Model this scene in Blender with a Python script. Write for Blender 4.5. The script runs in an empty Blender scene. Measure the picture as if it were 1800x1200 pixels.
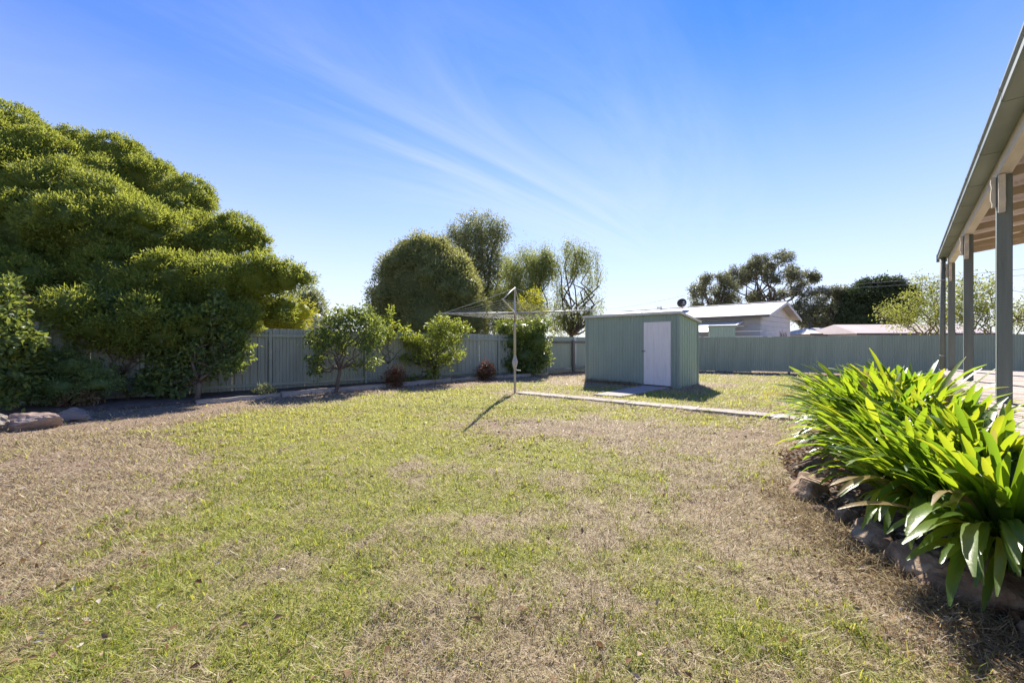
import bpy, bmesh, math, random
import numpy as np
from mathutils import Vector, Matrix, noise as mnoise

random.seed(7)
RNG = np.random.default_rng(11)
scene = bpy.context.scene
C = scene.collection
R = math.radians

# ------------------------------------------------------------------ camera
cam_d = bpy.data.cameras.new('camera')
cam_d.sensor_width = 36.0
cam_d.lens = 14.0
cam_d.clip_start = 0.05
cam_d.clip_end = 2000
cam = bpy.data.objects.new('camera', cam_d)
cam.location = (0, 0, 1.45)
cam.rotation_euler = (R(90), 0, 0)
C.objects.link(cam)
scene.camera = cam

# ------------------------------------------------------------------ sky
SUN_EL, SUN_AZ = 41.0, 12.0           # degrees; azimuth clockwise from +Y
world = bpy.data.worlds.new('World')
scene.world = world
world.use_nodes = True
wn, wl = world.node_tree.nodes, world.node_tree.links
wn.clear()
w_out = wn.new('ShaderNodeOutputWorld')
w_bg = wn.new('ShaderNodeBackground')
w_bg.inputs['Strength'].default_value = 0.15
sky = wn.new('ShaderNodeTexSky')
sky.sky_type = 'NISHITA'
sky.sun_disc = False
sky.sun_elevation = R(SUN_EL)
sky.sun_rotation = R(SUN_AZ)
sky.altitude = 0
sky.air_density = 1.0
sky.dust_density = 0.0
sky.ozone_density = 3.0
w_tint = wn.new('ShaderNodeMixRGB'); w_tint.blend_type = 'MULTIPLY'; w_tint.inputs[0].default_value = 1.0
w_tint.inputs['Color2'].default_value = (0.175, 0.365, 0.68, 1)
wl.new(sky.outputs[0], w_tint.inputs['Color1'])
# thin cirrus: noise stretched along streaks on a flat cloud layer
w_tc = wn.new('ShaderNodeTexCoord')
w_sep = wn.new('ShaderNodeSeparateXYZ')
wl.new(w_tc.outputs['Generated'], w_sep.inputs[0])
def wmath(op, a, b=None, clamp=False):
    n = wn.new('ShaderNodeMath'); n.operation = op; n.use_clamp = clamp
    for i, v in enumerate((a, b)):
        if v is None: continue
        if hasattr(v, 'links'): wl.new(v, n.inputs[i])
        else: n.inputs[i].default_value = v
    return n.outputs[0]
zc = wmath('MAXIMUM', w_sep.outputs[2], 0.02)
zd = wmath('ADD', zc, 0.12)
cx = wmath('DIVIDE', w_sep.outputs[0], zd)
cy = wmath('DIVIDE', w_sep.outputs[1], zd)
w_cmb = wn.new('ShaderNodeCombineXYZ')
wl.new(cx, w_cmb.inputs[0]); wl.new(cy, w_cmb.inputs[1])
def cirrus(rot, stretch, scale, loc, lo, hi, dist):
    mp = wn.new('ShaderNodeMapping'); mp.vector_type = 'TEXTURE'
    mp.inputs['Rotation'].default_value = (0, 0, R(rot)); mp.inputs['Scale'].default_value = (stretch, 1, 1); mp.inputs['Location'].default_value = (*loc, 0)
    wl.new(w_cmb.outputs[0], mp.inputs[0])
    no = wn.new('ShaderNodeTexNoise'); no.inputs['Scale'].default_value = scale; no.inputs['Detail'].default_value = 8
    no.inputs['Roughness'].default_value = 0.62; no.inputs['Distortion'].default_value = dist
    wl.new(mp.outputs[0], no.inputs['Vector'])
    mr = wn.new('ShaderNodeMapRange'); mr.interpolation_type = 'SMOOTHSTEP'
    mr.inputs[1].default_value = lo; mr.inputs[2].default_value = hi
    wl.new(no.outputs[0], mr.inputs[0]); return mr.outputs[0]
streak = cirrus(43, 3.6, 1.5, (0.9, 0.5), 0.28, 0.82, 0.9)
wisps = cirrus(20, 2.2, 0.5, (4.2, 1.2), 0.52, 0.72, 0.3)
# one broad cirrus bank ahead, fading out at its edges
mp = wn.new('ShaderNodeMapping'); mp.vector_type = 'TEXTURE'
mp.inputs['Location'].default_value = (0.22, 1.95, 0); mp.inputs['Rotation'].default_value = (0, 0, R(43)); mp.inputs['Scale'].default_value = (2.0, 1.15, 1)
wl.new(w_cmb.outputs[0], mp.inputs[0])
ln = wn.new('ShaderNodeVectorMath'); ln.operation = 'LENGTH'; wl.new(mp.outputs[0], ln.inputs[0])
fld = wn.new('ShaderNodeMapRange'); fld.interpolation_type = 'SMOOTHSTEP'
fld.inputs[1].default_value = 1.0; fld.inputs[2].default_value = 0.1
wl.new(ln.outputs['Value'], fld.inputs[0])
cf = wmath('MULTIPLY', streak, wmath('MAXIMUM', fld.outputs[0], wmath('MULTIPLY', wisps, 0.45)))
cf = wmath('MULTIPLY', cf, 0.60)
# haze that whitens the sky toward the horizon, the same all round
hz = wmath('SUBTRACT', 1.0, wmath('DIVIDE', zc, 0.60), True)
hz = wmath('MULTIPLY', wmath('POWER', hz, 1.45), 0.97)
w_haze = wn.new('ShaderNodeMixRGB'); w_haze.inputs['Color2'].default_value = (3.35, 3.35, 3.35, 1)
wl.new(hz, w_haze.inputs['Fac']); wl.new(w_tint.outputs[0], w_haze.inputs['Color1'])
w_mix = wn.new('ShaderNodeMixRGB')
w_mix.inputs['Color2'].default_value = (2.9, 3.05, 3.3, 1)
wl.new(cf, w_mix.inputs['Fac'])
wl.new(w_haze.outputs[0], w_mix.inputs['Color1'])
wl.new(w_mix.outputs[0], w_bg.inputs['Color'])
wl.new(w_bg.outputs[0], w_out.inputs['Surface'])

# ------------------------------------------------------------------ sun
sun_d = bpy.data.lights.new('sun', 'SUN')
sun_d.energy = 5.0
sun_d.angle = R(0.53)
sun_d.color = (1.0, 0.93, 0.82)
sun = bpy.data.objects.new('sun', sun_d)
C.objects.link(sun)
sv = Vector((math.sin(R(SUN_AZ)) * math.cos(R(SUN_EL)), math.cos(R(SUN_AZ)) * math.cos(R(SUN_EL)), math.sin(R(SUN_EL))))
sun.rotation_euler = sv.to_track_quat('Z', 'Y').to_euler()
sun.location = sv * 60

scene.view_settings.view_transform = 'Standard'
scene.view_settings.look = 'None'
scene.view_settings.gamma = 1
scene.view_settings.use_curve_mapping = False
scene.view_settings.exposure = 1.15
scene.render.engine = 'CYCLES'

# ------------------------------------------------------------------ helpers
FPX, CAMH = 700.0, 1.45
def at(px, py, Y):
    return Vector(((px - 900) / FPX * Y, Y, CAMH + (600 - py) / FPX * Y))

def tag(o, label=None, cat=None, group=None, kind=None):
    if label: o['label'] = label
    if cat: o['category'] = cat
    if group: o['group'] = group
    if kind: o['kind'] = kind
    return o

def link(name, me, mat=None, parent=None, loc=None, rot=None):
    o = bpy.data.objects.new(name, me)
    C.objects.link(o)
    if mat is not None and len(me.materials) == 0: me.materials.append(mat)
    if parent is not None: o.parent = parent
    if loc is not None: o.location = loc
    if rot is not None: o.rotation_euler = rot
    return o

def empty(name, loc, rz=0.0, label=None, cat=None, group=None):
    o = bpy.data.objects.new(name, None)
    o.empty_display_size = 0.2
    C.objects.link(o)
    o.location = loc
    o.rotation_euler = (0, 0, rz)
    return tag(o, label, cat, group)

class MB:
    def __init__(s): s.v = []; s.f = []
    def add(s, vs, fs):
        b = len(s.v); s.v += [tuple(v) for v in vs]; s.f += [tuple(b + i for i in f) for f in fs]; return s
    def box(s, x0, x1, y0, y1, z0, z1, M=None):
        vs = [(x0,y0,z0),(x1,y0,z0),(x1,y1,z0),(x0,y1,z0),(x0,y0,z1),(x1,y0,z1),(x1,y1,z1),(x0,y1,z1)]
        if M is not None: vs = [M @ Vector(v) for v in vs]
        return s.add(vs, [(0,3,2,1),(4,5,6,7),(0,1,5,4),(1,2,6,5),(2,3,7,6),(3,0,4,7)])
    def tube(s, pts, rad, n=8, cap=True):
        pts = [Vector(p) for p in pts]
        if not hasattr(rad, '__len__'): rad = [rad] * len(pts)
        vs = []; up = None
        for i, p in enumerate(pts):
            a = pts[max(i-1, 0)]; b = pts[min(i+1, len(pts)-1)]
            t = (b - a).normalized()
            if up is None:
                up = Vector((0,0,1)) if abs(t.z) < 0.9 else Vector((1,0,0))
            u = t.cross(up).normalized(); w = u.cross(t).normalized(); up = w
            for k in range(n):
                an = 2 * math.pi * k / n
                vs.append(p + (u * math.cos(an) + w * math.sin(an)) * rad[i])
        fs = []
        for i in range(len(pts) - 1):
            for k in range(n):
                fs.append((i*n+k, i*n+(k+1) % n, (i+1)*n+(k+1) % n, (i+1)*n+k))
        if cap:
            fs.append(tuple(range(n-1, -1, -1))); fs.append(tuple((len(pts)-1)*n + k for k in range(n)))
        return s.add(vs, fs)
    def lathe(s, prof, c=(0,0,0), n=16):
        c = Vector(c); vs = []; fs = []
        for r, z in prof:
            for k in range(n):
                an = 2*math.pi*k/n; vs.append((c.x + r*math.cos(an), c.y + r*math.sin(an), c.z + z))
        for i in range(len(prof)-1):
            for k in range(n): fs.append((i*n+k, i*n+(k+1)%n, (i+1)*n+(k+1)%n, (i+1)*n+k))
        fs.append(tuple(range(n-1,-1,-1))); fs.append(tuple((len(prof)-1)*n+k for k in range(n)))
        return s.add(vs, fs)
    def prism(s, poly, a0, a1, axis='y'):
        n = len(poly)
        def m(p, a):
            return {'y': (p[0], a, p[1]), 'x': (a, p[0], p[1]), 'z': (p[0], p[1], a)}[axis]
        vs = [m(p, a0) for p in poly] + [m(p, a1) for p in poly]
        fs = [(i, (i+1) % n, n+(i+1) % n, n+i) for i in range(n)]
        fs += [tuple(range(n-1, -1, -1)), tuple(range(n, 2*n))]
        return s.add(vs, fs)
    def mesh(s, name, smooth=False, bevel=0.0):
        me = bpy.data.meshes.new(name); me.from_pydata(s.v, [], s.f); me.update()
        bm = bmesh.new(); bm.from_mesh(me)
        bmesh.ops.recalc_face_normals(bm, faces=bm.faces)
        if bevel > 0:
            bmesh.ops.bevel(bm, geom=[e for e in bm.edges if e.calc_face_angle(0) > 0.5], offset=bevel, segments=2, affect='EDGES')
        bm.to_mesh(me); bm.free()
        if smooth: me.polygons.foreach_set('use_smooth', [True]*len(me.polygons))
        return me
    def build(s, name, mat, parent=None, smooth=False, bevel=0.0):
        return link(name, s.mesh(name, smooth, bevel), mat, parent)

def np_mesh(name, verts, faces, tint=None, smooth=False, extra=None):
    """verts (n,3), faces (m,k) with constant k"""
    me = bpy.data.meshes.new(name)
    verts = np.ascontiguousarray(verts, dtype=np.float32); faces = np.ascontiguousarray(faces, dtype=np.int32)
    k = faces.shape[1]
    me.vertices.add(len(verts)); me.vertices.foreach_set('co', verts.ravel())
    me.loops.add(faces.size); me.loops.foreach_set('vertex_index', faces.ravel())
    me.polygons.add(len(faces)); me.polygons.foreach_set('loop_start', np.arange(0, faces.size, k, dtype=np.int32))
    if smooth: me.polygons.foreach_set('use_smooth', np.ones(len(faces), dtype=bool))
    me.update(calc_edges=True)
    for nm, arr in ([('tint', tint)] if tint is not None else []) + list((extra or {}).items()):
        a = me.attributes.new(nm, 'FLOAT', 'POINT'); a.data.foreach_set('value', np.ascontiguousarray(arr, dtype=np.float32))
    return me

# value noise
def _hash(ix, iy, s):
    h = (ix.astype(np.int64) * 374761393 + iy.astype(np.int64) * 668265263 + s * 1442695041) & 0x7fffffff
    h = ((h ^ (h >> 13)) * 1274126177) & 0x7fffffff
    return ((h ^ (h >> 16)) & 0xffff) / 65535.0
def vnoise(x, y, s=0):
    ix, iy = np.floor(x), np.floor(y); fx, fy = x - ix, y - iy
    fx = fx*fx*(3-2*fx); fy = fy*fy*(3-2*fy)
    a, b, c, d = _hash(ix,iy,s), _hash(ix+1,iy,s), _hash(ix,iy+1,s), _hash(ix+1,iy+1,s)
    return (a*(1-fx)+b*fx)*(1-fy) + (c*(1-fx)+d*fx)*fy
def fbm(x, y, s=0, o=4):
    t = 0; a = 0.5; n = 0
    for i in range(o):
        t = t + a*vnoise(x*2**i, y*2**i, s+i); n += a; a *= 0.5
    return t / n
def sstep(a, b, x):
    t = np.clip((x-a)/(b-a), 0, 1); return t*t*(3-2*t)

# ------------------------------------------------------------------ materials
def newmat(name):
    m = bpy.data.materials.new(name); m.use_nodes = True
    n = m.node_tree.nodes; n.clear()
    o = n.new('ShaderNodeOutputMaterial')
    return m, n, m.node_tree.links, o

def ramp(n, l, fac, stops):
    r = n.new('ShaderNodeValToRGB')
    el = r.color_ramp.elements
    while len(el) < len(stops): el.new(0.5)
    for e, (p, c) in zip(el, stops): e.position = p; e.color = (*c, 1)
    l.new(fac, r.inputs[0]); return r.outputs[0]

def noise_tex(n, l, scale, detail=4, rough=0.6, vec=None, mscale=None, obj=True):
    tc = n.new('ShaderNodeTexCoord'); out = tc.outputs['Object']
    if mscale:
        mp = n.new('ShaderNodeMapping'); mp.inputs['Scale'].default_value = mscale
        l.new(out, mp.inputs[0]); out = mp.outputs[0]
    t = n.new('ShaderNodeTexNoise'); t.inputs['Scale'].default_value = scale
    t.inputs['Detail'].default_value = detail; t.inputs['Roughness'].default_value = rough
    l.new(out, t.inputs['Vector']); return t.outputs[0]

def surf(name, stops, scale=3.0, rough=0.7, bump=0.0, bscale=40, mscale=None, spec=0.3, metal=0.0, detail=5, rand=0.0):
    """a weathered surface: noise between several tones plus fine relief"""
    m, n, l, o = newmat(name)
    b = n.new('ShaderNodeBsdfPrincipled')
    f = noise_tex(n, l, scale, detail, 0.65, mscale=mscale)
    if rand:
        oi = n.new('ShaderNodeObjectInfo')
        mm = n.new('ShaderNodeMath'); mm.operation = 'MULTIPLY_ADD'
        l.new(oi.outputs['Random'], mm.inputs[0]); mm.inputs[1].default_value = rand
        sub = n.new('ShaderNodeMath'); sub.operation = 'SUBTRACT'; l.new(f, sub.inputs[0]); sub.inputs[1].default_value = rand/2
        l.new(sub.outputs[0], mm.inputs[2]); f = mm.outputs[0]
    l.new(ramp(n, l, f, stops), b.inputs['Base Color'])
    b.inputs['Roughness'].default_value = rough
    b.inputs['Specular IOR Level'].default_value = spec
    b.inputs['Metallic'].default_value = metal
    if bump:
        f2 = noise_tex(n, l, bscale, 4, 0.6, mscale=mscale)
        bp = n.new('ShaderNodeBump'); bp.inputs['Strength'].default_value = bump; bp.inputs['Distance'].default_value = 0.02
        l.new(f2, bp.inputs['Height']); l.new(bp.outputs[0], b.inputs['Normal'])
    l.new(b.outputs[0], o.inputs[0])
    return m

LK = 1.5
def leafmat(name, c0, c1, tr, trans=0.4, rough=0.45, gloss=0.25, c2=None):
    """leaf colour by the per-leaf 'tint' attribute, light passing through"""
    m, n, l, o = newmat(name)
    a = n.new('ShaderNodeAttribute'); a.attribute_name = 'tint'
    c0, c1 = tuple(v*LK for v in c0), tuple(v*LK for v in c1)
    c2 = tuple(v*1.25 for v in c2) if c2 else None
    stops = [(0.0, c0), (0.7, c1)] + ([(1.0, c2)] if c2 else [])
    col = ramp(n, l, a.outputs['Fac'], stops)
    b = n.new('ShaderNodeBsdfPrincipled')
    l.new(col, b.inputs['Base Color']); b.inputs['Roughness'].default_value = rough
    b.inputs['Specular IOR Level'].default_value = gloss
    t = n.new('ShaderNodeBsdfTranslucent')
    mx = n.new('ShaderNodeMixRGB'); mx.blend_type = 'MIX'; mx.inputs[0].default_value = 0.65
    l.new(col, mx.inputs[1]); mx.inputs[2].default_value = (*tr, 1)
    l.new(mx.outputs[0], t.inputs['Color'])
    ms = n.new('ShaderNodeMixShader'); ms.inputs[0].default_value = trans
    l.new(b.outputs[0], ms.inputs[1]); l.new(t.outputs[0], ms.inputs[2])
    l.new(ms.outputs[0], o.inputs[0])
    return m

M = {}
M['bark'] = surf('bark', [(0.3,(0.07,0.05,0.035)),(0.7,(0.19,0.15,0.11))], 6, 0.9, 0.6, 30, (1,1,0.25))
M['bark_pale'] = surf('bark_pale', [(0.3,(0.16,0.13,0.10)),(0.7,(0.34,0.29,0.24))], 3, 0.9, 0.4, 20, (1,1,0.3))
FG0, FG1 = (0.275,0.300,0.250), (0.350,0.375,0.310)
M['fence'] = surf('fence_paint', [(0.25,FG0),(0.6,FG1),(0.85,(0.41,0.42,0.36))], 3.0, 0.55, 0.08, 60, (2.5,1,0.22), 0.35, rand=0.32)
M['fence_fine'] = surf('fence_paint_fine', [(0.25,(0.275,0.310,0.250)),(0.7,(0.345,0.380,0.310))], 2.6, 0.6, 0.05, 60, (2.5,1,0.2), 0.3, rand=0.32)
M['rail'] = surf('fence_rail_paint', [(0.3,(0.29,0.32,0.265)),(0.6,(0.37,0.395,0.325)),(0.9,(0.50,0.48,0.42))], 5, 0.65, 0.2, 50, (0.3,1,1), 0.25)
M['old_wood'] = surf('weathered_timber', [(0.25,(0.22,0.19,0.165)),(0.5,(0.42,0.385,0.345)),(0.8,(0.58,0.54,0.49))], 5, 0.9, 0.7, 40, (0.25,1.6,1.6), 0.15, rand=0.25)
M['old_post'] = surf('weathered_post', [(0.25,(0.10,0.085,0.07)),(0.75,(0.27,0.24,0.21))], 5, 0.9, 0.7, 40, (2,2,0.2), 0.15)
M['white_wood'] = surf('worn_white_board', [(0.2,(0.30,0.27,0.25)),(0.5,(0.55,0.53,0.52)),(0.8,(0.66,0.64,0.64))], 6, 0.8, 0.4, 40, (2,2,0.3), 0.2)
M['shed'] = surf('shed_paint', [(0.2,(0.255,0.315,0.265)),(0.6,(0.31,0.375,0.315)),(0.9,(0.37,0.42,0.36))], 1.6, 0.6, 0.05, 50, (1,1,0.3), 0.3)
M['shed_lit_pale'] = surf('shed_lit_pale_paint', [(0.2,(0.33,0.42,0.33)),(0.8,(0.41,0.51,0.40))], 1.8, 0.6, 0.05, 50, (1,1,0.4), 0.3)  # side walls paler than the front: their brighter light put into the colour
M['door'] = surf('door_paint', [(0.2,(0.66,0.62,0.60)),(0.5,(0.80,0.76,0.74)),(0.9,(0.84,0.80,0.78))], 2.5, 0.65, 0.08, 40, (3,1,0.4), 0.3)
M['cream_metal'] = surf('cream_metal', [(0.3,(0.55,0.54,0.47)),(0.7,(0.68,0.67,0.60))], 4, 0.5, 0.0, spec=0.4)
M['dark_metal'] = surf('dark_metal', [(0.3,(0.02,0.02,0.02)),(0.7,(0.05,0.05,0.05))], 4, 0.5)
M['galv'] = surf('galvanised_steel', [(0.3,(0.32,0.33,0.33)),(0.7,(0.48,0.48,0.47))], 9, 0.5, 0.05, 60, metal=0.35)
M['hoist_pole'] = surf('hoist_pole_paint', [(0.25,(0.30,0.28,0.26)),(0.7,(0.46,0.45,0.43))], 8, 0.6, 0.1, 50, (1,1,0.3))
M['hoist_rust'] = surf('hoist_rusty_tube', [(0.3,(0.16,0.10,0.07)),(0.7,(0.30,0.24,0.20))], 12, 0.7)
M['hoist_arm'] = surf('hoist_arm_metal', [(0.3,(0.42,0.40,0.34)),(0.7,(0.62,0.59,0.52))], 12, 0.5)
M['wire'] = surf('plastic_line', [(0.3,(0.55,0.55,0.52)),(0.7,(0.68,0.68,0.65))], 12, 0.5)
M['concrete'] = surf('path_concrete', [(0.25,(0.24,0.205,0.17)),(0.5,(0.36,0.32,0.275)),(0.8,(0.46,0.42,0.37))], 4, 0.9, 0.4, 60, rand=0.15)
M['concrete_red'] = surf('slab_concrete', [(0.25,(0.30,0.25,0.235)),(0.7,(0.44,0.38,0.36))], 3, 0.9, 0.4, 60)
M['post'] = surf('verandah_post_paint', [(0.25,(0.135,0.155,0.14)),(0.75,(0.20,0.225,0.205))], 5, 0.6, 0.4, 40, (4,4,0.25), 0.3)
M['cream'] = surf('cream_timber_paint', [(0.25,(0.50,0.43,0.34)),(0.7,(0.68,0.60,0.49))], 4, 0.6, 0.15, 40, (0.4,2,2), 0.3)
M['rafter'] = surf('rafter_paint', [(0.25,(0.36,0.28,0.19)),(0.7,(0.52,0.42,0.30))], 4, 0.7, 0.2, 40, (1,0.4,1), 0.25)
M['gutter'] = surf('gutter_paint', [(0.25,(0.13,0.15,0.125)),(0.7,(0.20,0.22,0.185))], 3, 0.45, 0.05, 40, (0.4,1,1), 0.4)
M['roof_under'] = surf('roof_sheet_underside', [(0.25,(0.50,0.42,0.39)),(0.7,(0.66,0.57,0.53))], 2, 0.6, 0.0)
M['deck'] = surf('deck_boards', [(0.2,(0.34,0.28,0.25)),(0.6,(0.52,0.45,0.41)),(0.9,(0.60,0.54,0.50))], 4, 0.85, 0.4, 40, (2,0.25,1), 0.2, rand=0.3)
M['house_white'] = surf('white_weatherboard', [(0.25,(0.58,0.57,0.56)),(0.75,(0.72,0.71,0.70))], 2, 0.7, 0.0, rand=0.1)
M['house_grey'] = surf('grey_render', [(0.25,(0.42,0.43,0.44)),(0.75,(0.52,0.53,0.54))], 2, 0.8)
M['roof_pale'] = surf('pale_roof_sheet', [(0.25,(0.40,0.37,0.33)),(0.5,(0.50,0.47,0.43)),(0.8,(0.57,0.54,0.50))], 0.8, 0.7, 0.0)
M['roof_pink'] = surf('pinkish_roof', [(0.25,(0.46,0.37,0.34)),(0.8,(0.58,0.49,0.46))], 0.6, 0.8, 0.1, 8)
M['brown_fascia'] = surf('brown_fascia', [(0.3,(0.13,0.10,0.085)),(0.7,(0.18,0.15,0.13))], 3, 0.6)
M['window'] = surf('window_glass', [(0.3,(0.10,0.12,0.17)),(0.5,(0.25,0.28,0.38)),(0.6,(0.55,0.56,0.62))], 1.6, 0.15, spec=0.6)
M['red_paling'] = surf('reddish_paling', [(0.3,(0.22,0.14,0.12)),(0.7,(0.42,0.34,0.31))], 4, 0.9, rand=0.4)
M['stone_red'] = surf('sandstone', [(0.25,(0.16,0.11,0.085)),(0.5,(0.30,0.215,0.17)),(0.8,(0.40,0.34,0.29))], 3.5, 0.9, 0.8, 14)
M['stone_grey'] = surf('grey_stone', [(0.25,(0.13,0.11,0.09)),(0.6,(0.25,0.215,0.18)),(0.85,(0.34,0.31,0.27))], 3.5, 0.9, 0.8, 14)
M['stone_basalt'] = surf('basalt_stone', [(0.28,(0.10,0.062,0.040)),(0.5,(0.27,0.185,0.125)),(0.72,(0.50,0.40,0.30))], 5, 0.9, 0.9, 18)
M['soil'] = surf('bed_soil', [(0.25,(0.055,0.04,0.03)),(0.5,(0.11,0.08,0.06)),(0.8,(0.21,0.16,0.12))], 9, 0.95, 1.0, 30, detail=8)
M['clod'] = surf('loose_soil', [(0.3,(0.13,0.095,0.07)),(0.7,(0.27,0.21,0.16))], 20, 0.95, 0.5, 60)
M['power_pole'] = surf('power_pole_timber', [(0.3,(0.30,0.29,0.28)),(0.7,(0.42,0.41,0.40))], 3, 0.9)
M['cable'] = surf('power_cable', [(0.3,(0.30,0.31,0.32)),(0.7,(0.40,0.41,0.42))], 3, 0.6)

M['l_mel'] = leafmat('melaleuca_leaf', (0.055,0.085,0.024), (0.140,0.175,0.042), (0.48,0.50,0.06), 0.5, 0.5, 0.2, (0.24,0.26,0.05))
M['l_round'] = leafmat('round_tree_leaf', (0.085,0.105,0.044), (0.175,0.195,0.080), (0.46,0.44,0.12), 0.46, 0.55, 0.2)
M['l_tall'] = leafmat('tall_tree_leaf', (0.095,0.115,0.055), (0.175,0.195,0.095), (0.40,0.42,0.16), 0.42, 0.5, 0.25)
M['l_pepper'] = leafmat('peppercorn_leaf', (0.095,0.120,0.042), (0.190,0.220,0.075), (0.46,0.48,0.12), 0.48, 0.5, 0.2)
M['l_euc'] = leafmat('eucalypt_leaf', (0.070,0.078,0.045), (0.150,0.155,0.085), (0.30,0.30,0.12), 0.36, 0.45, 0.3)
M['l_cyp'] = leafmat('cypress_leaf', (0.030,0.045,0.022), (0.070,0.095,0.040), (0.08,0.11,0.03), 0.2, 0.6, 0.2)
M['l_bush'] = leafmat('light_bush_leaf', (0.10,0.12,0.03), (0.20,0.22,0.06), (0.42,0.44,0.07), 0.5, 0.45, 0.25)
M['l_yel'] = leafmat('yellow_green_leaf', (0.14,0.16,0.02), (0.28,0.28,0.03), (0.60,0.56,0.03), 0.5, 0.5, 0.2)
M['l_cam'] = leafmat('camellia_leaf', (0.042,0.066,0.026), (0.095,0.135,0.042), (0.44,0.50,0.06), 0.38, 0.40, 0.35, (0.20,0.22,0.04))
M['l_camlit'] = leafmat('camellia_lit_leaf', (0.065,0.095,0.024), (0.16,0.20,0.04), (0.50,0.55,0.04), 0.42, 0.42, 0.3, (0.30,0.26,0.06))  # camellia leaf lightened as if sunlit; suckers are yellow-green themselves
M['l_fern'] = leafmat('feathery_leaf', (0.070,0.110,0.036), (0.135,0.185,0.06), (0.26,0.34,0.05), 0.35, 0.5, 0.3)
M['l_red'] = leafmat('nandina_leaf', (0.050,0.060,0.024), (0.135,0.050,0.034), (0.34,0.12,0.06), 0.30, 0.5, 0.25, (0.17,0.075,0.05))
M['l_brown'] = leafmat('bronze_leaf', (0.075,0.075,0.03), (0.17,0.11,0.06), (0.35,0.2,0.08), 0.3, 0.4, 0.4, (0.42,0.24,0.20))
M['l_dry'] = leafmat('dry_leaf', (0.07,0.04,0.022), (0.20,0.13,0.08), (0.35,0.2,0.08), 0.2, 0.9, 0.03, (0.46,0.41,0.35))
M['l_aga'] = None
def aga_mat():
    m, n, l, o = newmat('agapanthus_leaf')
    oi = n.new('ShaderNodeObjectInfo')
    col = ramp(n, l, oi.outputs['Random'], [(0.0,(0.055,0.120,0.024)),(0.5,(0.085,0.165,0.032)),(0.955,(0.13,0.21,0.04)),(0.98,(0.30,0.22,0.09)),(1.0,(0.34,0.25,0.12))])
    tcol = ramp(n, l, oi.outputs['Random'], [(0.0,(0.24,0.42,0.02)),(0.6,(0.42,0.56,0.02)),(0.955,(0.55,0.60,0.03)),(0.98,(0.36,0.27,0.10)),(1.0,(0.36,0.27,0.12))])
    b = n.new('ShaderNodeBsdfPrincipled'); l.new(col, b.inputs['Base Color'])
    b.inputs['Roughness'].default_value = 0.33; b.inputs['Specular IOR Level'].default_value = 0.5
    f = noise_tex(n, l, 6, 3, 0.5, mscale=(14, 14, 1))
    bp = n.new('ShaderNodeBump'); bp.inputs['Strength'].default_value = 0.12; bp.inputs['Distance'].default_value = 0.01
    l.new(f, bp.inputs['Height']); l.new(bp.outputs[0], b.inputs['Normal'])
    t = n.new('ShaderNodeBsdfTranslucent'); l.new(tcol, t.inputs['Color'])
    ms = n.new('ShaderNodeMixShader'); ms.inputs[0].default_value = 0.45
    l.new(b.outputs[0], ms.inputs[1]); l.new(t.outputs[0], ms.inputs[2]); l.new(ms.outputs[0], o.inputs[0])
    return m
M['l_aga'] = aga_mat()

def grass_mat():
    m, n, l, o = newmat('grass_blade')
    a = n.new('ShaderNodeAttribute'); a.attribute_name = 'tint'
    col = ramp(n, l, a.outputs['Fac'], [(0.0,(0.17,0.115,0.065)),(0.2,(0.42,0.32,0.19)),(0.42,(0.66,0.56,0.38)),(0.5,(0.50,0.45,0.18)),(0.6,(0.36,0.37,0.08)),(0.8,(0.22,0.275,0.045)),(1.0,(0.11,0.17,0.032))])
    tcol = ramp(n, l, a.outputs['Fac'], [(0.0,(0.22,0.16,0.09)),(0.42,(0.58,0.48,0.31)),(0.55,(0.66,0.62,0.12)),(0.8,(0.55,0.58,0.05)),(1.0,(0.32,0.40,0.04))])
    b = n.new('ShaderNodeBsdfPrincipled'); l.new(col, b.inputs['Base Color'])
    b.inputs['Roughness'].default_value = 0.5; b.inputs['Specular IOR Level'].default_value = 0.25
    t = n.new('ShaderNodeBsdfTranslucent'); l.new(tcol, t.inputs['Color'])
    ms = n.new('ShaderNodeMixShader'); ms.inputs[0].default_value = 0.42
    l.new(b.outputs[0], ms.inputs[1]); l.new(t.outputs[0], ms.inputs[2]); l.new(ms.outputs[0], o.inputs[0])
    return m
M['grass'] = grass_mat()

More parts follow.
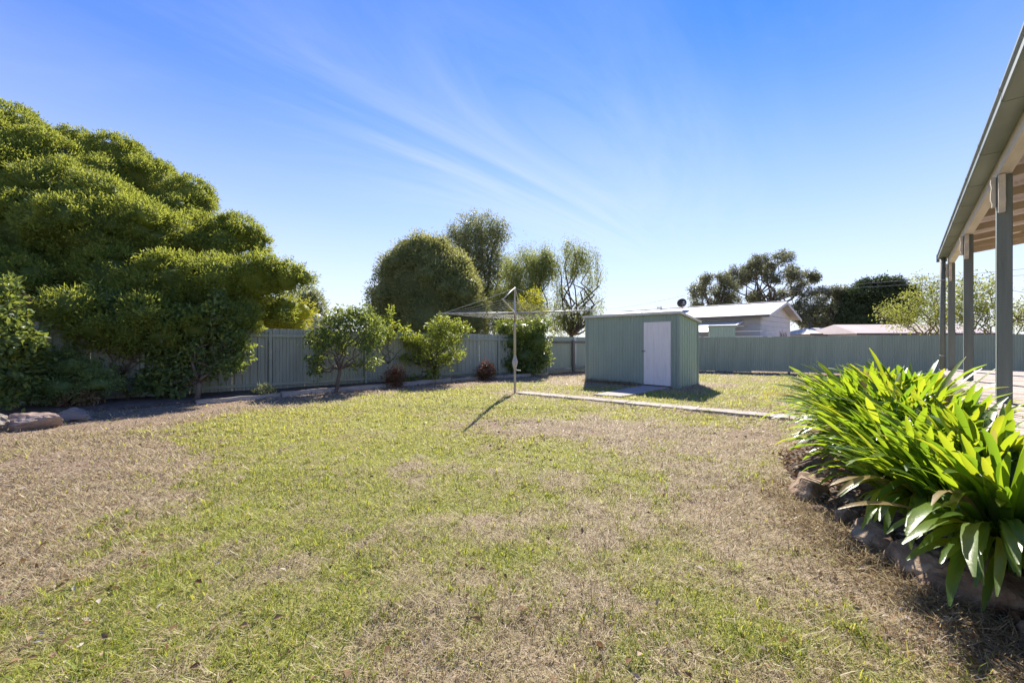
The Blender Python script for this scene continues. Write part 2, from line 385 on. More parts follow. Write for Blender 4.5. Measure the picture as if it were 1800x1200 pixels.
def ground_mat():
    m, n, l, o = newmat('lawn_ground')
    g = n.new('ShaderNodeAttribute'); g.attribute_name = 'green'
    s = n.new('ShaderNodeAttribute'); s.attribute_name = 'soil'
    f1 = noise_tex(n, l, 14, 8, 0.7)
    f2 = noise_tex(n, l, 60, 6, 0.7)
    straw = ramp(n, l, f2, [(0.32,(0.11,0.08,0.055)),(0.5,(0.36,0.285,0.19)),(0.68,(0.55,0.46,0.33))])
    green = ramp(n, l, f2, [(0.32,(0.10,0.10,0.035)),(0.52,(0.28,0.28,0.07)),(0.7,(0.42,0.40,0.12))])
    soil = ramp(n, l, f2, [(0.34,(0.10,0.068,0.042)),(0.5,(0.27,0.20,0.135)),(0.66,(0.46,0.37,0.27))])
    def mixer(fac_attr, a, b, noise, k):
        ad = n.new('ShaderNodeMath'); ad.operation = 'MULTIPLY_ADD'
        l.new(noise, ad.inputs[0]); ad.inputs[1].default_value = k
        su = n.new('ShaderNodeMath'); su.operation = 'SUBTRACT'; l.new(fac_attr, su.inputs[0]); su.inputs[1].default_value = k*0.5
        l.new(su.outputs[0], ad.inputs[2])
        cr = n.new('ShaderNodeMapRange'); cr.inputs[1].default_value = 0.3; cr.inputs[2].default_value = 0.7
        l.new(ad.outputs[0], cr.inputs[0])
        mx = n.new('ShaderNodeMixRGB'); l.new(cr.outputs[0], mx.inputs[0]); l.new(a, mx.inputs[1]); l.new(b, mx.inputs[2])
        return mx.outputs[0]
    c = mixer(g.outputs['Fac'], straw, green, f1, 1.2)
    c = mixer(s.outputs['Fac'], c, soil, f1, 0.9)
    b = n.new('ShaderNodeBsdfPrincipled'); l.new(c, b.inputs['Base Color'])
    b.inputs['Roughness'].default_value = 0.95; b.inputs['Specular IOR Level'].default_value = 0.1
    bp = n.new('ShaderNodeBump'); bp.inputs['Strength'].default_value = 0.9; bp.inputs['Distance'].default_value = 0.03
    l.new(f2, bp.inputs['Height']); l.new(bp.outputs[0], b.inputs['Normal'])
    l.new(b.outputs[0], o.inputs[0])
    return m
M['ground'] = ground_mat()

# ------------------------------------------------------------------ layout
LF_O = Vector((-7.41, 11.28, 0)); LF_D = Vector((0.789, 0.614, 0)); LF_R = math.atan2(0.614, 0.789)   # left fence
RF_O = Vector((5.88, 21.62, 0)); RF_D = Vector((0.895, -0.446, 0)); RF_R = math.atan2(-0.446, 0.895)  # right fence
SH_O = Vector((2.74, 14.66, 0)); SH_R = math.atan2(-0.686, 0.728); SH_L, SH_W = 3.33, 1.74            # shed
VR_O = Vector((4.88, 3.95, 0)); VR_D = Vector((0.702, 0.712, 0)); VR_R = math.atan2(0.712, 0.702)     # verandah
PA_O = Vector((0.24, 11.3, 0)); PA_D = Vector((0.805, -0.593, 0)); PA_R = math.atan2(-0.593, 0.805)   # path

def loc_xy(x, y, O, D):
    dx, dy = x - O.x, y - O.y
    return dx*D.x + dy*D.y, -dx*D.y + dy*D.x
BED = [(2.45,1.2),(2.52,2.15),(2.50,2.6),(2.58,3.0),(2.72,3.4),(2.84,3.85),(3.05,4.5),(3.5,5.2),(4.3,5.75),(5.6,6.0)]
def bed_edge_x(y):
    ys = [p[1] for p in BED]; xs = [p[0] for p in BED]
    return np.interp(y, ys, xs)
def lf_dist(x, y):      # distance to the left fence on the yard side
    return -loc_xy(x, y, LF_O, LF_D)[1]
def rf_dist(x, y):
    return -loc_xy(x, y, RF_O, RF_D)[1]
def verandah_y(x, y):
    return loc_xy(x, y, VR_O, VR_D)[1]

def gauss(x, y, cx, cy, sx, sy, rot=0):
    c, s = math.cos(rot), math.sin(rot)
    u = (x-cx)*c + (y-cy)*s; v = -(x-cx)*s + (y-cy)*c
    return np.exp(-(u/sx)**2 - (v/sy)**2)

def green_map(x, y):
    n1 = fbm(x*0.55, y*0.55, 3, 4); n2 = fbm(x*1.9, y*1.9, 9, 3)
    n3 = fbm(x*5.5, y*5.5, 14, 3)
    g = 0.60 + (n1-0.5)*0.75 + (n2-0.5)*0.8 + (n3-0.5)*0.55
    g = g + 0.60*gauss(x, y, -2.0, 8.4, 4.2, 1.7, 0.45) + 0.38*gauss(x, y, -1.6, 5.6, 2.4, 1.6) + 0.3*gauss(x, y, 7.6, 12.2, 3.0, 1.6, -0.4)
    g = g - 0.55*gauss(x, y, 2.6, 6.3, 3.0, 0.9, -0.35) - 0.35*gauss(x, y, 0.4, 7.0, 1.0, 0.7)
    g = g - 0.38*sstep(1.2, 2.3, x)*sstep(5.4, 3.6, y)
    g = g - 0.75*gauss(x, y, -5.0, 4.4, 1.35, 3.2, 0.42)
    ld = lf_dist(x, y); lt = loc_xy(x, y, LF_O, LF_D)[0]
    lim = np.interp(lt, [-8, -3, -1.5, 0, 6, 13], [5.4, 4.8, 4.1, 2.7, 1.9, 1.6]) + 1.1*(fbm(x*0.9, y*0.9, 33, 3)-0.5)
    g = g - 1.0*sstep(lim+0.7, lim-0.2, ld)
    g = g - 0.9*sstep(2.2, 1.4, rf_dist(x, y))
    sx, sy = loc_xy(x, y, SH_O, Vector((math.cos(SH_R), math.sin(SH_R), 0)))
    sd = np.maximum(np.maximum(-sx, sx-SH_L), np.maximum(-sy, sy-SH_W))
    g = g - 0.8*sstep(1.5, 0.3, sd)
    pt, pp = loc_xy(x, y, PA_O, PA_D)
    g = g - 0.35*sstep(0.65, 0.3, np.abs(pp))*(pt > -0.4)
    return np.clip(g, 0, 1)

def soil_map(x, y):
    n1 = fbm(x*1.1, y*1.1, 21, 4); n2 = fbm(x*3.1, y*3.1, 27, 3)
    ld = lf_dist(x, y); lt = loc_xy(x, y, LF_O, LF_D)[0]
    lim = np.interp(lt, [-8, -3, -1.5, 0, 6, 13], [4.7, 4.1, 3.4, 2.2, 1.6, 1.4]) + 1.1*(fbm(x*0.9, y*0.9, 33, 3)-0.5)
    s = 0.24 + (n1-0.5)*0.9 + (n2-0.5)*0.8 + 0.9*sstep(lim+0.8, lim-0.4, ld) + 0.8*sstep(2.0, 1.2, rf_dist(x, y))
    s = s + 0.50*gauss(x, y, -5.4, 4.7, 1.2, 3.0, 0.42) + 0.35*gauss(x, y, 2.2, 6.4, 2.6, 0.8, -0.3) + 0.25*gauss(x, y, 0.0, 6.6, 1.0, 0.6)
    return np.clip(s, 0, 1)

def ground_h(x, y):
    return (fbm(x*0.8, y*0.8, 40, 3)-0.5)*0.05 + (fbm(x*4, y*4, 44, 3)-0.5)*0.045 - 0.015

# ------------------------------------------------------------------ ground
def make_ground():
    xs = np.concatenate([[-900,-500,-250,-120,-60,-35,-22], np.arange(-15, 21.01, 0.13), [26,38,60,120,250,500,900]])
    ys = np.concatenate([[-300,-100,-30,-8,-2], np.arange(0, 26.01, 0.13), [30,38,50,80,150,300,600,1200]])
    X, Y = np.meshgrid(xs, ys)
    inside = (X > -15.1) & (X < 21.1) & (Y > -0.1) & (Y < 26.1)
    Z = np.where(inside, ground_h(X, Y), -0.03)
    V = np.stack([X.ravel(), Y.ravel(), Z.ravel()], 1)
    nx, ny = len(xs), len(ys)
    i = np.arange(nx*ny).reshape(ny, nx)
    F = np.stack([i[:-1,:-1].ravel(), i[:-1,1:].ravel(), i[1:,1:].ravel(), i[1:,:-1].ravel()], 1)
    me = np_mesh('ground', V, F, smooth=True, extra={'green': green_map(X, Y).ravel(), 'soil': soil_map(X, Y).ravel()})
    return tag(link('ground', me, M['ground']), kind='structure')
make_ground()

# concrete path: slabs with joints
path = tag(empty('path', PA_O, PA_R), kind='structure')
x0 = 0.0
for k, ln in enumerate([1.5, 1.62, 1.55, 1.6, 1.58, 1.2]):
    mb = MB(); n = 10; w0, w1 = -0.22, 0.23
    top = [(x0+ln*i/n, w0 + 0.02*math.sin(i*1.7+k)) for i in range(n+1)] + [(x0+ln*i/n, w1 + 0.02*math.sin(i*2.1+k*2)) for i in range(n, -1, -1)]
    top = [(min(max(p[0], x0+0.006), x0+ln-0.006), p[1]) for p in top]
    mb.prism(top, -0.08, 0.022 + 0.004*(k % 2), 'z')
    mb.build('slab', M['concrete'], path, bevel=0.006)
    x0 += ln
side_path = tag(empty('shed_path', (0,0,0)), kind='structure')
q = [(2.20,10.78),(2.86,10.36),(4.98,12.45),(4.28,13.0)]
def lerp2(a, b, t): return (a[0]+(b[0]-a[0])*t, a[1]+(b[1]-a[1])*t)
for t0, t1, mt in ((0.0, 0.245, 'concrete'), (0.255, 0.62, 'concrete_red'), (0.63, 1.0, 'concrete_red')):  # front piece paler for the sun on it, shaded rest in reddish concrete
    MB().prism([lerp2(q[0],q[3],t0), lerp2(q[1],q[2],t0), lerp2(q[1],q[2],t1), lerp2(q[0],q[3],t1)], -0.08, 0.024, 'z').build('slab', M[mt], side_path, bevel=0.006)

# ------------------------------------------------------------------ corrugated sheets
def profile_rib(w, pitch=0.2, h=0.03, top=0.05, slope=0.025):
    pts = []; n = max(1, round(w/pitch)); p = w/n
    for k in range(n):
        a = k*p; c = a + p*0.5
        pts += [(a, 0), (c-top/2-slope, 0), (c-top/2, -h), (c+top/2, -h), (c+top/2+slope, 0)]
    pts.append((w, 0)); return pts
def profile_sine(w, pitch=0.076, h=0.009, seg=6):
    n = max(1, round(w/pitch)) * seg
    return [(w*i/n, h*math.sin(2*math.pi*i/seg)) for i in range(n+1)]
def sheet_mesh(name, prof, z0, z1l, z1r, th=0.0025, z0r=None):
    """upright profiled sheet: profile in (x, y), height from z0 to a sloping top"""
    w = prof[-1][0]; n = len(prof); vs = []; fs = []
    z0r = z0 if z0r is None else z0r
    for off in (0, th):
        for x, y in prof: vs.append((x, y+off, z0 + (z0r-z0)*x/w))
        for x, y in prof: vs.append((x, y+off, z1l + (z1r-z1l)*x/w))
    for i in range(n-1):
        fs.append((i, i+1, n+i+1, n+i))
        fs.append((2*n+i+1, 2*n+i, 3*n+i, 3*n+i+1))
        fs.append((n+i, n+i+1, 3*n+i+1, 3*n+i))
        fs.append((i+1, i, 2*n+i, 2*n+i+1))
    fs.append((0, n, 3*n, 2*n)); fs.append((n-1, 3*n-1, 4*n-1, 2*n-1))
    return MB().add(vs, fs).mesh(name)

# ------------------------------------------------------------------ left fence
def lf_h(t): return 1.82 - 0.01*t if t > 0 else 1.82 - 0.0175*t
lf = empty('corrugated_fence', LF_O, LF_R, 'grey green ribbed steel fence with rails behind the garden bed trees', 'fence')
T0, SP = 0.48 - 2.72*4, 2.72
posts = [T0 + SP*k for k in range(9)]      # last one near 11.36
for k, t in enumerate(posts):
    h = lf_h(t)
    MB().box(t-0.04, t+0.04, -0.105, -0.032, -0.1, h-0.06 + 0.03*math.sin(k*3)).build('post', M['rail'], lf, bevel=0.006)
    if k == len(posts)-1: break
    ws = SP/3
    for j in range(3):
        a = t + j*ws; dz = 0.012*math.sin(k*5+j*2.3)
        me = sheet_mesh('sheet', profile_rib(ws-0.004, ws/5, 0.03, 0.05, 0.022), 0.02, lf_h(a)+dz, lf_h(a+ws)+dz)
        o = link('sheet', me, M['fence'], lf, (a+0.002, 0.003*(j % 2), 0))
    for z0, zz in ((lf_h(t)-0.24, lf_h(t+SP)-0.24), (0.17, 0.17)):
        mb = MB(); a, b = t+0.042, t+SP-0.042
        mb.add([(a,-0.075,z0),(b,-0.075,zz),(b,-0.034,zz),(a,-0.034,z0),(a,-0.075,z0+0.085),(b,-0.075,zz+0.085),(b,-0.034,zz+0.085),(a,-0.034,z0+0.085)],
               [(0,3,2,1),(4,5,6,7),(0,1,5,4),(1,2,6,5),(2,3,7,6),(3,0,4,7)])
        mb.build('rail', M['rail'], lf, bevel=0.004)
# end bays in fine corrugated iron with a rotten post
lf2 = empty('corrugated_fence', LF_O + LF_D*(posts[-1]), LF_R, 'short corrugated fence bay with grey rotten timber post beside the shed', 'fence')
t = 0.06; ends = 16.84 - posts[-1]
while t < ends - 0.1:
    w = min(0.76, ends - t); a = posts[-1] + t
    me = sheet_mesh('sheet', profile_sine(w-0.003, 0.1, 0.011), 0.0, lf_h(a)-0.02, lf_h(a+w)-0.02)
    link('sheet', me, M['fence_fine'], lf2, (t, 0, 0)); t += w
for a, b in ((0.05, 1.62), (1.80, 5.3)):
    MB().box(a, b, -0.075, -0.025, 1.37, 1.46).build('rail', M['old_post'], lf2, bevel=0.006)
    MB().box(a, b, -0.085, -0.025, 0.10 + 0.02*a, 0.20 + 0.02*a).build('rail', M['old_wood'], lf2, bevel=0.006)
mb = MB(); mb.tube([(1.71,-0.12,-0.1),(1.70,-0.12,0.7),(1.70,-0.12,1.50)], [0.085,0.08,0.075], 9); mb.build('timber_post', M['old_post'], lf2)
MB().box(1.80, 1.96, -0.060, -0.015, 0.35, 1.66).build('white_board', M['white_wood'], lf2, bevel=0.004).__setitem__('label', 'worn white board')

# ------------------------------------------------------------------ right fence
rf = empty('corrugated_fence', RF_O, RF_R, 'long dull green finely corrugated fence across the back of the yard', 'fence')
t = 0.0; k = 0
while t < 22.5:
    w = 0.762; za = 1.63 + 0.006*t; dz = 0.006*math.sin(k*2.1)
    zb = 0.05 if 5.5 < t < 9.2 else 0.0 - 0.03*(k % 3 == 0)
    me = sheet_mesh('sheet', profile_sine(w+0.03, 0.0762, 0.011), zb, za+dz, za+0.0046+dz)
    link('sheet', me, M['fence_fine'], rf, (t, 0.004*(k % 2), 0)); t += w; k += 1
for t in np.arange(0.4, 22.5, 2.4):
    MB().box(t-0.045, t+0.045, 0.02, 0.11, -0.1, 1.6).build('post', M['old_post'], rf)
for z in (0.25, 1.35):
    MB().box(0, 22.8, 0.02, 0.07, z, z+0.08).build('rail', M['old_post'], rf)

# ------------------------------------------------------------------ shed
shed = empty('garden_shed', SH_O, SH_R, 'small green metal garden shed with pale closed door and flat cream roof', 'shed')
ZF, ZB = 2.33, 2.12
dx0, dx1, dz1 = 2.22, 3.11, 2.08
def front_panel(a, b, z0, z1):
    me = sheet_mesh('wall_panel', profile_rib(b-a, 0.11, 0.016, 0.018, 0.010), z0, z1, z1)
    link('wall_panel', me, M['shed'], shed, (a, 0, 0))
e = np.linspace(0.03, dx0-0.012, 4)
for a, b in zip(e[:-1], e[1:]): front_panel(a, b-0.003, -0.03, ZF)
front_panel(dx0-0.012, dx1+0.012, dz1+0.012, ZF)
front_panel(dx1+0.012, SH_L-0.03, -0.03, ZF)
def side_panel(x, y0, y1, flip, mat):
    prof = profile_rib(y1-y0, (y1-y0)/4, 0.028, 0.035, 0.02)
    f = lambda y: ZF + (ZB-ZF)*y/SH_W
    me = sheet_mesh('wall_panel', prof, -0.03, f(y0) if not flip else f(y1), f(y1) if not flip else f(y0))
    link('wall_panel', me, mat, shed, (x, y0 if not flip else y1, 0), (0, 0, R(90 if not flip else -90)))
side_panel(SH_L, 0.03, SH_W/2-0.002, False, M['shed_lit_pale']); side_panel(SH_L, SH_W/2+0.002, SH_W-0.03, False, M['shed_lit_pale'])
side_panel(0.0, 0.03, SH_W-0.03, True, M['shed_lit_pale'])
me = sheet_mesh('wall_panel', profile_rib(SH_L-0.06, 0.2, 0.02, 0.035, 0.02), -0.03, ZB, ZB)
link('wall_panel', me, M['shed_lit_pale'], shed, (SH_L-0.03, SH_W, 0), (0, 0, math.pi))
for x, y, z in ((0,0,ZF),(SH_L,0,ZF),(0,SH_W,ZB),(SH_L,SH_W,ZB)):
    MB().box(x-0.035, x+0.035, y-0.035, y+0.035, -0.03, z).build('corner_trim', M['shed'], shed, bevel=0.006)
# door frame and door
for a, b, z0, z1 in ((dx0-0.045, dx0-0.008, 0.0, dz1+0.05), (dx1+0.008, dx1+0.045, 0.0, dz1+0.05), (dx0-0.007, dx1+0.007, dz1+0.008, dz1+0.048)):
    MB().box(a, b, -0.024, 0.02, z0, z1).build('door_frame', M['shed'], shed, bevel=0.003)
door = MB().box(dx0, dx1, -0.028, 0.012, 0.045, dz1).build('door', M['door'], shed, bevel=0.004)
for x in np.linspace(dx0+0.10, dx1-0.02, 5)[:-1]:
    MB().box(x+0.04, x+0.046, -0.031, -0.0285, 0.06, dz1-0.02).build('groove', M['door'], door)
mb = MB(); mb.tube([(dx0+0.03,-0.03,1.13),(dx0+0.03,-0.07,1.13)], 0.012, 8); mb.tube([(dx0-0.05,-0.068,1.13),(dx0+0.07,-0.068,1.13)], 0.011, 8)
mb.build('handle', M['dark_metal'], door)
# roof: sheet with folded edges
mb = MB(); ov = 0.09
def rz(y): return ZF + (ZB-ZF)*y/SH_W
y0, y1 = -ov, SH_W+ov
P = lambda x, y, d: (x, y, rz(y)+d)
mb.add([P(-ov,y0,0.01),P(SH_L+ov,y0,0.01),P(SH_L+ov,y1,0.01),P(-ov,y1,0.01),P(-ov,y0,0.035),P(SH_L+ov,y0,0.035),P(SH_L+ov,y1,0.035),P(-ov,y1,0.035)],
       [(0,3,2,1),(4,5,6,7),(0,1,5,4),(1,2,6,5),(2,3,7,6),(3,0,4,7)])
roof = mb.build('roof', M['cream_metal'], shed, bevel=0.004)
mb = MB()
mb.box(-ov-0.012, SH_L+ov+0.012, y0-0.014, y0-0.002, rz(y0)-0.03, rz(y0)+0.05)
mb.build('front_flashing', M['cream_metal'], roof)
for x in (-ov-0.012, SH_L+ov+0.002):
    mb = MB(); mb.add([(x,y0,rz(y0)-0.025),(x+0.010,y0,rz(y0)-0.025),(x+0.010,y1,rz(y1)-0.025),(x,y1,rz(y1)-0.025),(x,y0,rz(y0)+0.048),(x+0.010,y0,rz(y0)+0.048),(x+0.010,y1,rz(y1)+0.048),(x,y1,rz(y1)+0.048)],
           [(0,3,2,1),(4,5,6,7),(0,1,5,4),(1,2,6,5),(2,3,7,6),(3,0,4,7)])
    mb.build('side_flashing', M['cream_metal'], roof)

# ------------------------------------------------------------------ rotary clothes hoist
hx, hy = 0.08, 11.28
ho = empty('clothes_hoist', (hx, hy, 0), 0, 'grey rotary clothes hoist with four arms on the lawn', 'clothes hoist')
MB().lathe([(0.032,-0.1),(0.032,0.70),(0.034,0.72)], n=12).build('lower_pole', M['hoist_pole'], ho, True)
box = MB().lathe([(0.034,0.66),(0.045,0.70),(0.062,0.76),(0.078,0.83),(0.080,0.89),(0.060,0.94),(0.042,1.00),(0.036,1.04)], n=12).build('winding_box', M['hoist_pole'], ho, True)
mb = MB(); mb.tube([(0.05,-0.03,0.64),(0.17,-0.05,0.63)], 0.012, 8); mb.tube([(0.05,-0.03,0.64),(0.03,-0.02,0.72)], 0.01, 8); mb.build('crank_handle', M['hoist_arm'], box)
MB().lathe([(0.036,1.00),(0.036,1.88),(0.048,1.89),(0.048,1.96),(0.030,1.97)], n=12).build('upper_pole', M['hoist_pole'], ho, True)
MB().lathe([(0.022,1.95),(0.022,2.30)], n=10).build('inner_tube', M['hoist_rust'], ho, True)
MB().lathe([(0.05,2.21),(0.055,2.24),(0.05,2.30),(0.032,2.32),(0.020,2.92),(0.034,2.93),(0.034,2.97),(0.01,2.985)], n=12).build('mast', M['galv'], ho, True)
APEX = Vector((0,0,2.95))
ends = {'front': Vector((-0.30,-2.20,2.42)), 'back': Vector((0.32,2.2,2.19)), 'right': Vector((2.22,-0.30,2.31)), 'left': Vector((-2.22,0.30,2.26))}
HUB = Vector((0,0,2.26))
for k, e in ends.items():
    d = e - HUB
    MB().tube([HUB + d*0.015, HUB + d*0.5, e], [0.021,0.020,0.017], 8).build('arm', M['hoist_arm'] if k in ('front','back') else M['galv'], ho, True)
    if k in ('front', 'back'):
        s = HUB + d*0.97
        pts = [APEX + Vector((0,0,0.02)), APEX + Vector((d.x*0.06, d.y*0.06, -0.02)), APEX.lerp(s, 0.3) + Vector((0,0,0.02)), s]
        MB().tube(pts, 0.014, 8).build('stay', M['hoist_arm'], ho, True)
    else:
        s = HUB + d*0.95
        MB().tube([APEX, APEX.lerp(s,0.5)-Vector((0,0,0.02)), s], 0.0055, 6).build('stay', M['wire'], ho, True)
order = ['front', 'right', 'back', 'left']
for i, f in enumerate((0.30, 0.43, 0.56, 0.69, 0.82, 0.95)):
    pts = [HUB + (ends[k]-HUB)*f for k in order]
    for a in range(4):
        p, q2 = pts[a], pts[(a+1) % 4]
        mid = p.lerp(q2, 0.5) - Vector((0, 0, 0.015 + 0.015*random.random()))
        MB().tube([p, mid, q2], 0.0032, 5).build('clothes_line', M['wire'], ho)

# ------------------------------------------------------------------ verandah
ver = empty('verandah', VR_O, VR_R, 'verandah with grey posts, cream beam, olive gutter and pale deck', 'verandah')
DZ, BZ = 0.84, 3.09
T_END = 6.42
for k in range(4):
    x = -3.1 + 3.1*k
    post = MB().box(x-0.05, x+0.05, -0.05, 0.05, DZ+0.002, BZ+0.002).build('post', M['post'], ver, bevel=0.006)
    # scroll brackets on the two outer faces
    br = [(0.0,0.0),(0.055,0.0),(0.060,-0.06),(0.048,-0.12),(0.058,-0.20),(0.060,-0.27),(0.040,-0.33),(0.045,-0.37),(0.0,-0.37)]
    mb = MB(); mb.prism([(x-0.052-p[0], BZ-0.004+p[1]) for p in br], 0.0, 0.045, 'y'); mb.build('bracket', M['cream'], post, bevel=0.004)
    mb = MB(); mb.prism([(0.052+p[0]*0.6, BZ-0.004+p[1]*0.8) for p in br], x-0.025, x+0.025, 'x'); mb.build('bracket', M['cream'], post, bevel=0.004)
xa = -4.5
for a, b in ((xa, -0.004), (0.0, 3.098), (3.102, T_END)):
    MB().box(a, b, -0.045, 0.045, BZ+0.004, BZ+0.15).build('beam', M['cream'], ver, bevel=0.004)
# gutter in lengths with overlapping joints
GZ = BZ + 0.135
gprof = [(0.05,0.0),(0.175,0.0),(0.19,0.012),(0.185,0.075),(0.20,0.095),(0.20,0.115),(0.185,0.115),(0.178,0.095),(0.175,0.02),(0.055,0.006),(0.052,0.11),(0.045,0.11)]
glen = [xa, -2.9, -1.55, -0.35, 0.75, 1.7, 2.75, 3.8, 4.85, T_END+0.12]
for i, (a, b) in enumerate(zip(glen[:-1], glen[1:])):
    g = MB(); g.prism([(p[0], GZ+p[1]) for p in gprof], a, b-0.004, 'x')
    go = g.build('gutter', M['gutter'], ver)
    g = MB(); g.prism([(p[0] + (0.002 if p[0] > 0.1 else 0), GZ-0.003+p[1]*1.02) for p in gprof[:6]] + [(0.18,GZ+0.06),(0.06,GZ-0.001)], b-0.03, b-0.005, 'x'); g.build('joint', M['gutter'], go)
MB().box(T_END+0.115, T_END+0.125, 0.045, 0.205, GZ-0.04, GZ+0.125).build('gutter_end', M['post'], ver)
# downpipe with straps
xp, yp = 6.22, 0.125
dp = MB().tube([(xp,yp,GZ+0.01),(xp,yp,1.8),(xp,yp,DZ-0.25)], 0.045, 14).build('downpipe', M['post'], ver, True)
for z in (2.75, 1.15):
    MB().lathe([(0.0455,z-0.012),(0.049,z-0.011),(0.049,z+0.011),(0.0455,z+0.012)], (xp,yp,0), 14).build('strap', M['galv'], dp, True)
# rafters and roof sheets, rising toward the house
SL = math.tan(R(7.5)); YH = -3.0
def vrz(y): return BZ + 0.152 + (0.03 - y)*SL
def sloped(a, b, y0, y1, d0, d1):
    vs = [(a,y0,vrz(y0)+d0),(b,y0,vrz(y0)+d0),(b,y1,vrz(y1)+d0),(a,y1,vrz(y1)+d0),(a,y0,vrz(y0)+d1),(b,y0,vrz(y0)+d1),(b,y1,vrz(y1)+d1),(a,y1,vrz(y1)+d1)]
    return MB().add(vs, [(0,3,2,1),(4,5,6,7),(0,1,5,4),(1,2,6,5),(2,3,7,6),(3,0,4,7)])
for x in [-4.2, -3.2, -2.2, -1.2, -0.25, 0.75, 1.75, 2.75, 3.75, 4.75, 5.6, 6.36]:
    sloped(x-0.022, x+0.022, YH, 0.04, 0.0, 0.105).build('rafter', M['rafter'], ver)
for y in (-2.7, -1.8, -0.9, -0.12):
    sloped(xa, T_END, y-0.035, y+0.035, 0.108, 0.143).build('batten', M['rafter'], ver)
x = xa; k = 0
while x < T_END:
    w = min(0.762, T_END+0.03-x)
    prof = profile_sine(w+0.02, 0.0762, 0.008, 6)
    vs, fs = [], []; n = len(prof)
    for off in (0, 0.002):
        for y in (YH, 0.12):
            for px_, ph in prof: vs.append((x+px_, y, vrz(y)+0.156+ph+off+0.003*(k % 2)))
    for i in range(n-1):
        fs += [(i,i+1,n+i+1,n+i),(2*n+i+1,2*n+i,3*n+i,3*n+i+1),(i,2*n+i,2*n+i+1,i+1),(n+i,n+i+1,3*n+i+1,3*n+i)]
    MB().add(vs, fs).build('roof_sheet', M['roof_under'], ver); x += w; k += 1
MB().box(xa, T_END, YH-0.09, YH-0.003, 0, vrz(YH)+0.3).build('house_wall', M['house_white'], ver)
# deck
y = 0.0; x = xa; k = 0
while x < T_END + 0.25:
    MB().box(x, x+0.134, YH+0.01, 0.16, DZ-0.022, DZ + 0.0015*(k % 3)).build('deck_board', M['deck'], ver, bevel=0.003)
    x += 0.14; k += 1
MB().box(xa, T_END+0.24, 0.12, 0.15, 0.0, DZ-0.026).build('deck_skirt', M['brown_fascia'], ver)
MB().box(T_END+0.20, T_END+0.23, YH, 0.118, 0.0, DZ-0.026).build('deck_skirt', M['brown_fascia'], ver)

# ------------------------------------------------------------------ foliage tools
def unit(a): return a / np.maximum(np.linalg.norm(a, axis=-1, keepdims=True), 1e-9)
def leaf_arrays(P, D, N, L, W, fold=0.3, mid=0.45):
    S = unit(np.cross(D, N)); N2 = np.cross(S, D)
    L = L[:,None]; W = W[:,None]
    m = P + D*L*mid + N2*W*fold*0.5
    V = np.stack([P, m + S*W*0.5, P + D*L - N2*L*0.06, m - S*W*0.5], 1)
    n = len(P); b = (np.arange(n)*4)[:,None]
    F = np.concatenate([b + np.array([[0,1,2]]), b + np.array([[0,2,3]])], 0)
    return V.reshape(-1,3), F
def leaf_obj(name, mat, parent, P, D, N, L, W, tint, origin, fold=0.3, mid=0.45):
    V, F = leaf_arrays(P - np.array(origin), D, N, L, W, fold, mid)
    me = np_mesh(name, V, F, tint=np.repeat(np.clip(tint, 0, 1), 4))
    return link(name, me, mat, parent)

def clump_leaves(lobes, dens, per, sub, L, W, out=1.0, droop=0.0, hollow=0.82, stretch=1.0, rng=RNG, jit=0.7, cull=0.8, up=0.0):
    """leaves in small tufts spread through the outer volume of each lobe"""
    Ps, Ds, Ts = [], [], []
    arr = [(np.array(c, float), np.array(r if hasattr(r, '__len__') else (r,r,r), float)) for c, r in lobes]
    for i, (c, r) in enumerate(arr):
        n = max(4, int(dens * 4*math.pi*np.mean(r)**2))
        d = unit(rng.normal(size=(n,3)))
        s = c + d*r*(hollow + (1.03-hollow)*rng.random((n,1))**0.6)
        keep = np.ones(n, bool)
        for j, (c2, r2) in enumerate(arr):
            if j != i: keep &= (((s-c2)/(r2*cull))**2).sum(1) > 1
        s, d = s[keep], d[keep]; n = len(s)
        if n == 0: continue
        off = rng.normal(size=(n,per,3)) * sub * np.array([1,1,stretch])
        if stretch > 1: off[:,:,2] -= sub*stretch*0.9
        P = s[:,None,:] + off
        D = unit(d[:,None,:]*out + rng.normal(size=(n,per,3))*jit + np.array([0,0,up-droop]))
        T = np.clip(0.45 + 0.22*rng.normal(size=(n,1)) + 0.22*rng.normal(size=(n,per)), 0, 1)
        Ps.append(P.reshape(-1,3)); Ds.append(D.reshape(-1,3)); Ts.append(T.ravel())
    P = np.concatenate(Ps); D = np.concatenate(Ds); T = np.concatenate(Ts)
    n = len(P); N = unit(rng.normal(size=(n,3)) + np.array([0,0,0.6]))
    return P, D, N, L*(0.7+0.6*rng.random(n)), W*(0.75+0.5*rng.random(n)), T

ICO = None
def core_obj(name, lobes, k, mat, parent, origin):  # solid ellipsoids in darker leaf tints, added inside crowns to block light
    global ICO
    if ICO is None:
        bm = bmesh.new(); bmesh.ops.create_icosphere(bm, subdivisions=3, radius=1)
        ICO = (np.array([v.co[:] for v in bm.verts]), np.array([[v.index for v in f.verts] for f in bm.faces])); bm.free()
    V, F = ICO; Vs, Fs = [], []; b = 0
    for i, (c, r) in enumerate(lobes):
        d = 1 + 0.22*(fbm(V[:,0]*3+i*7, V[:,1]*3+V[:,2]*2.3, i, 3)-0.5)*2
        Vs.append(np.array(c) + V*d[:,None]*np.array(r if hasattr(r,'__len__') else (r,r,r))*k - np.array(origin)); Fs.append(F+b); b += len(V)
    V2 = np.concatenate(Vs)
    return link(name, np_mesh(name, V2, np.concatenate(Fs), tint=RNG.random(len(V2))*0.5, smooth=True), mat, parent)

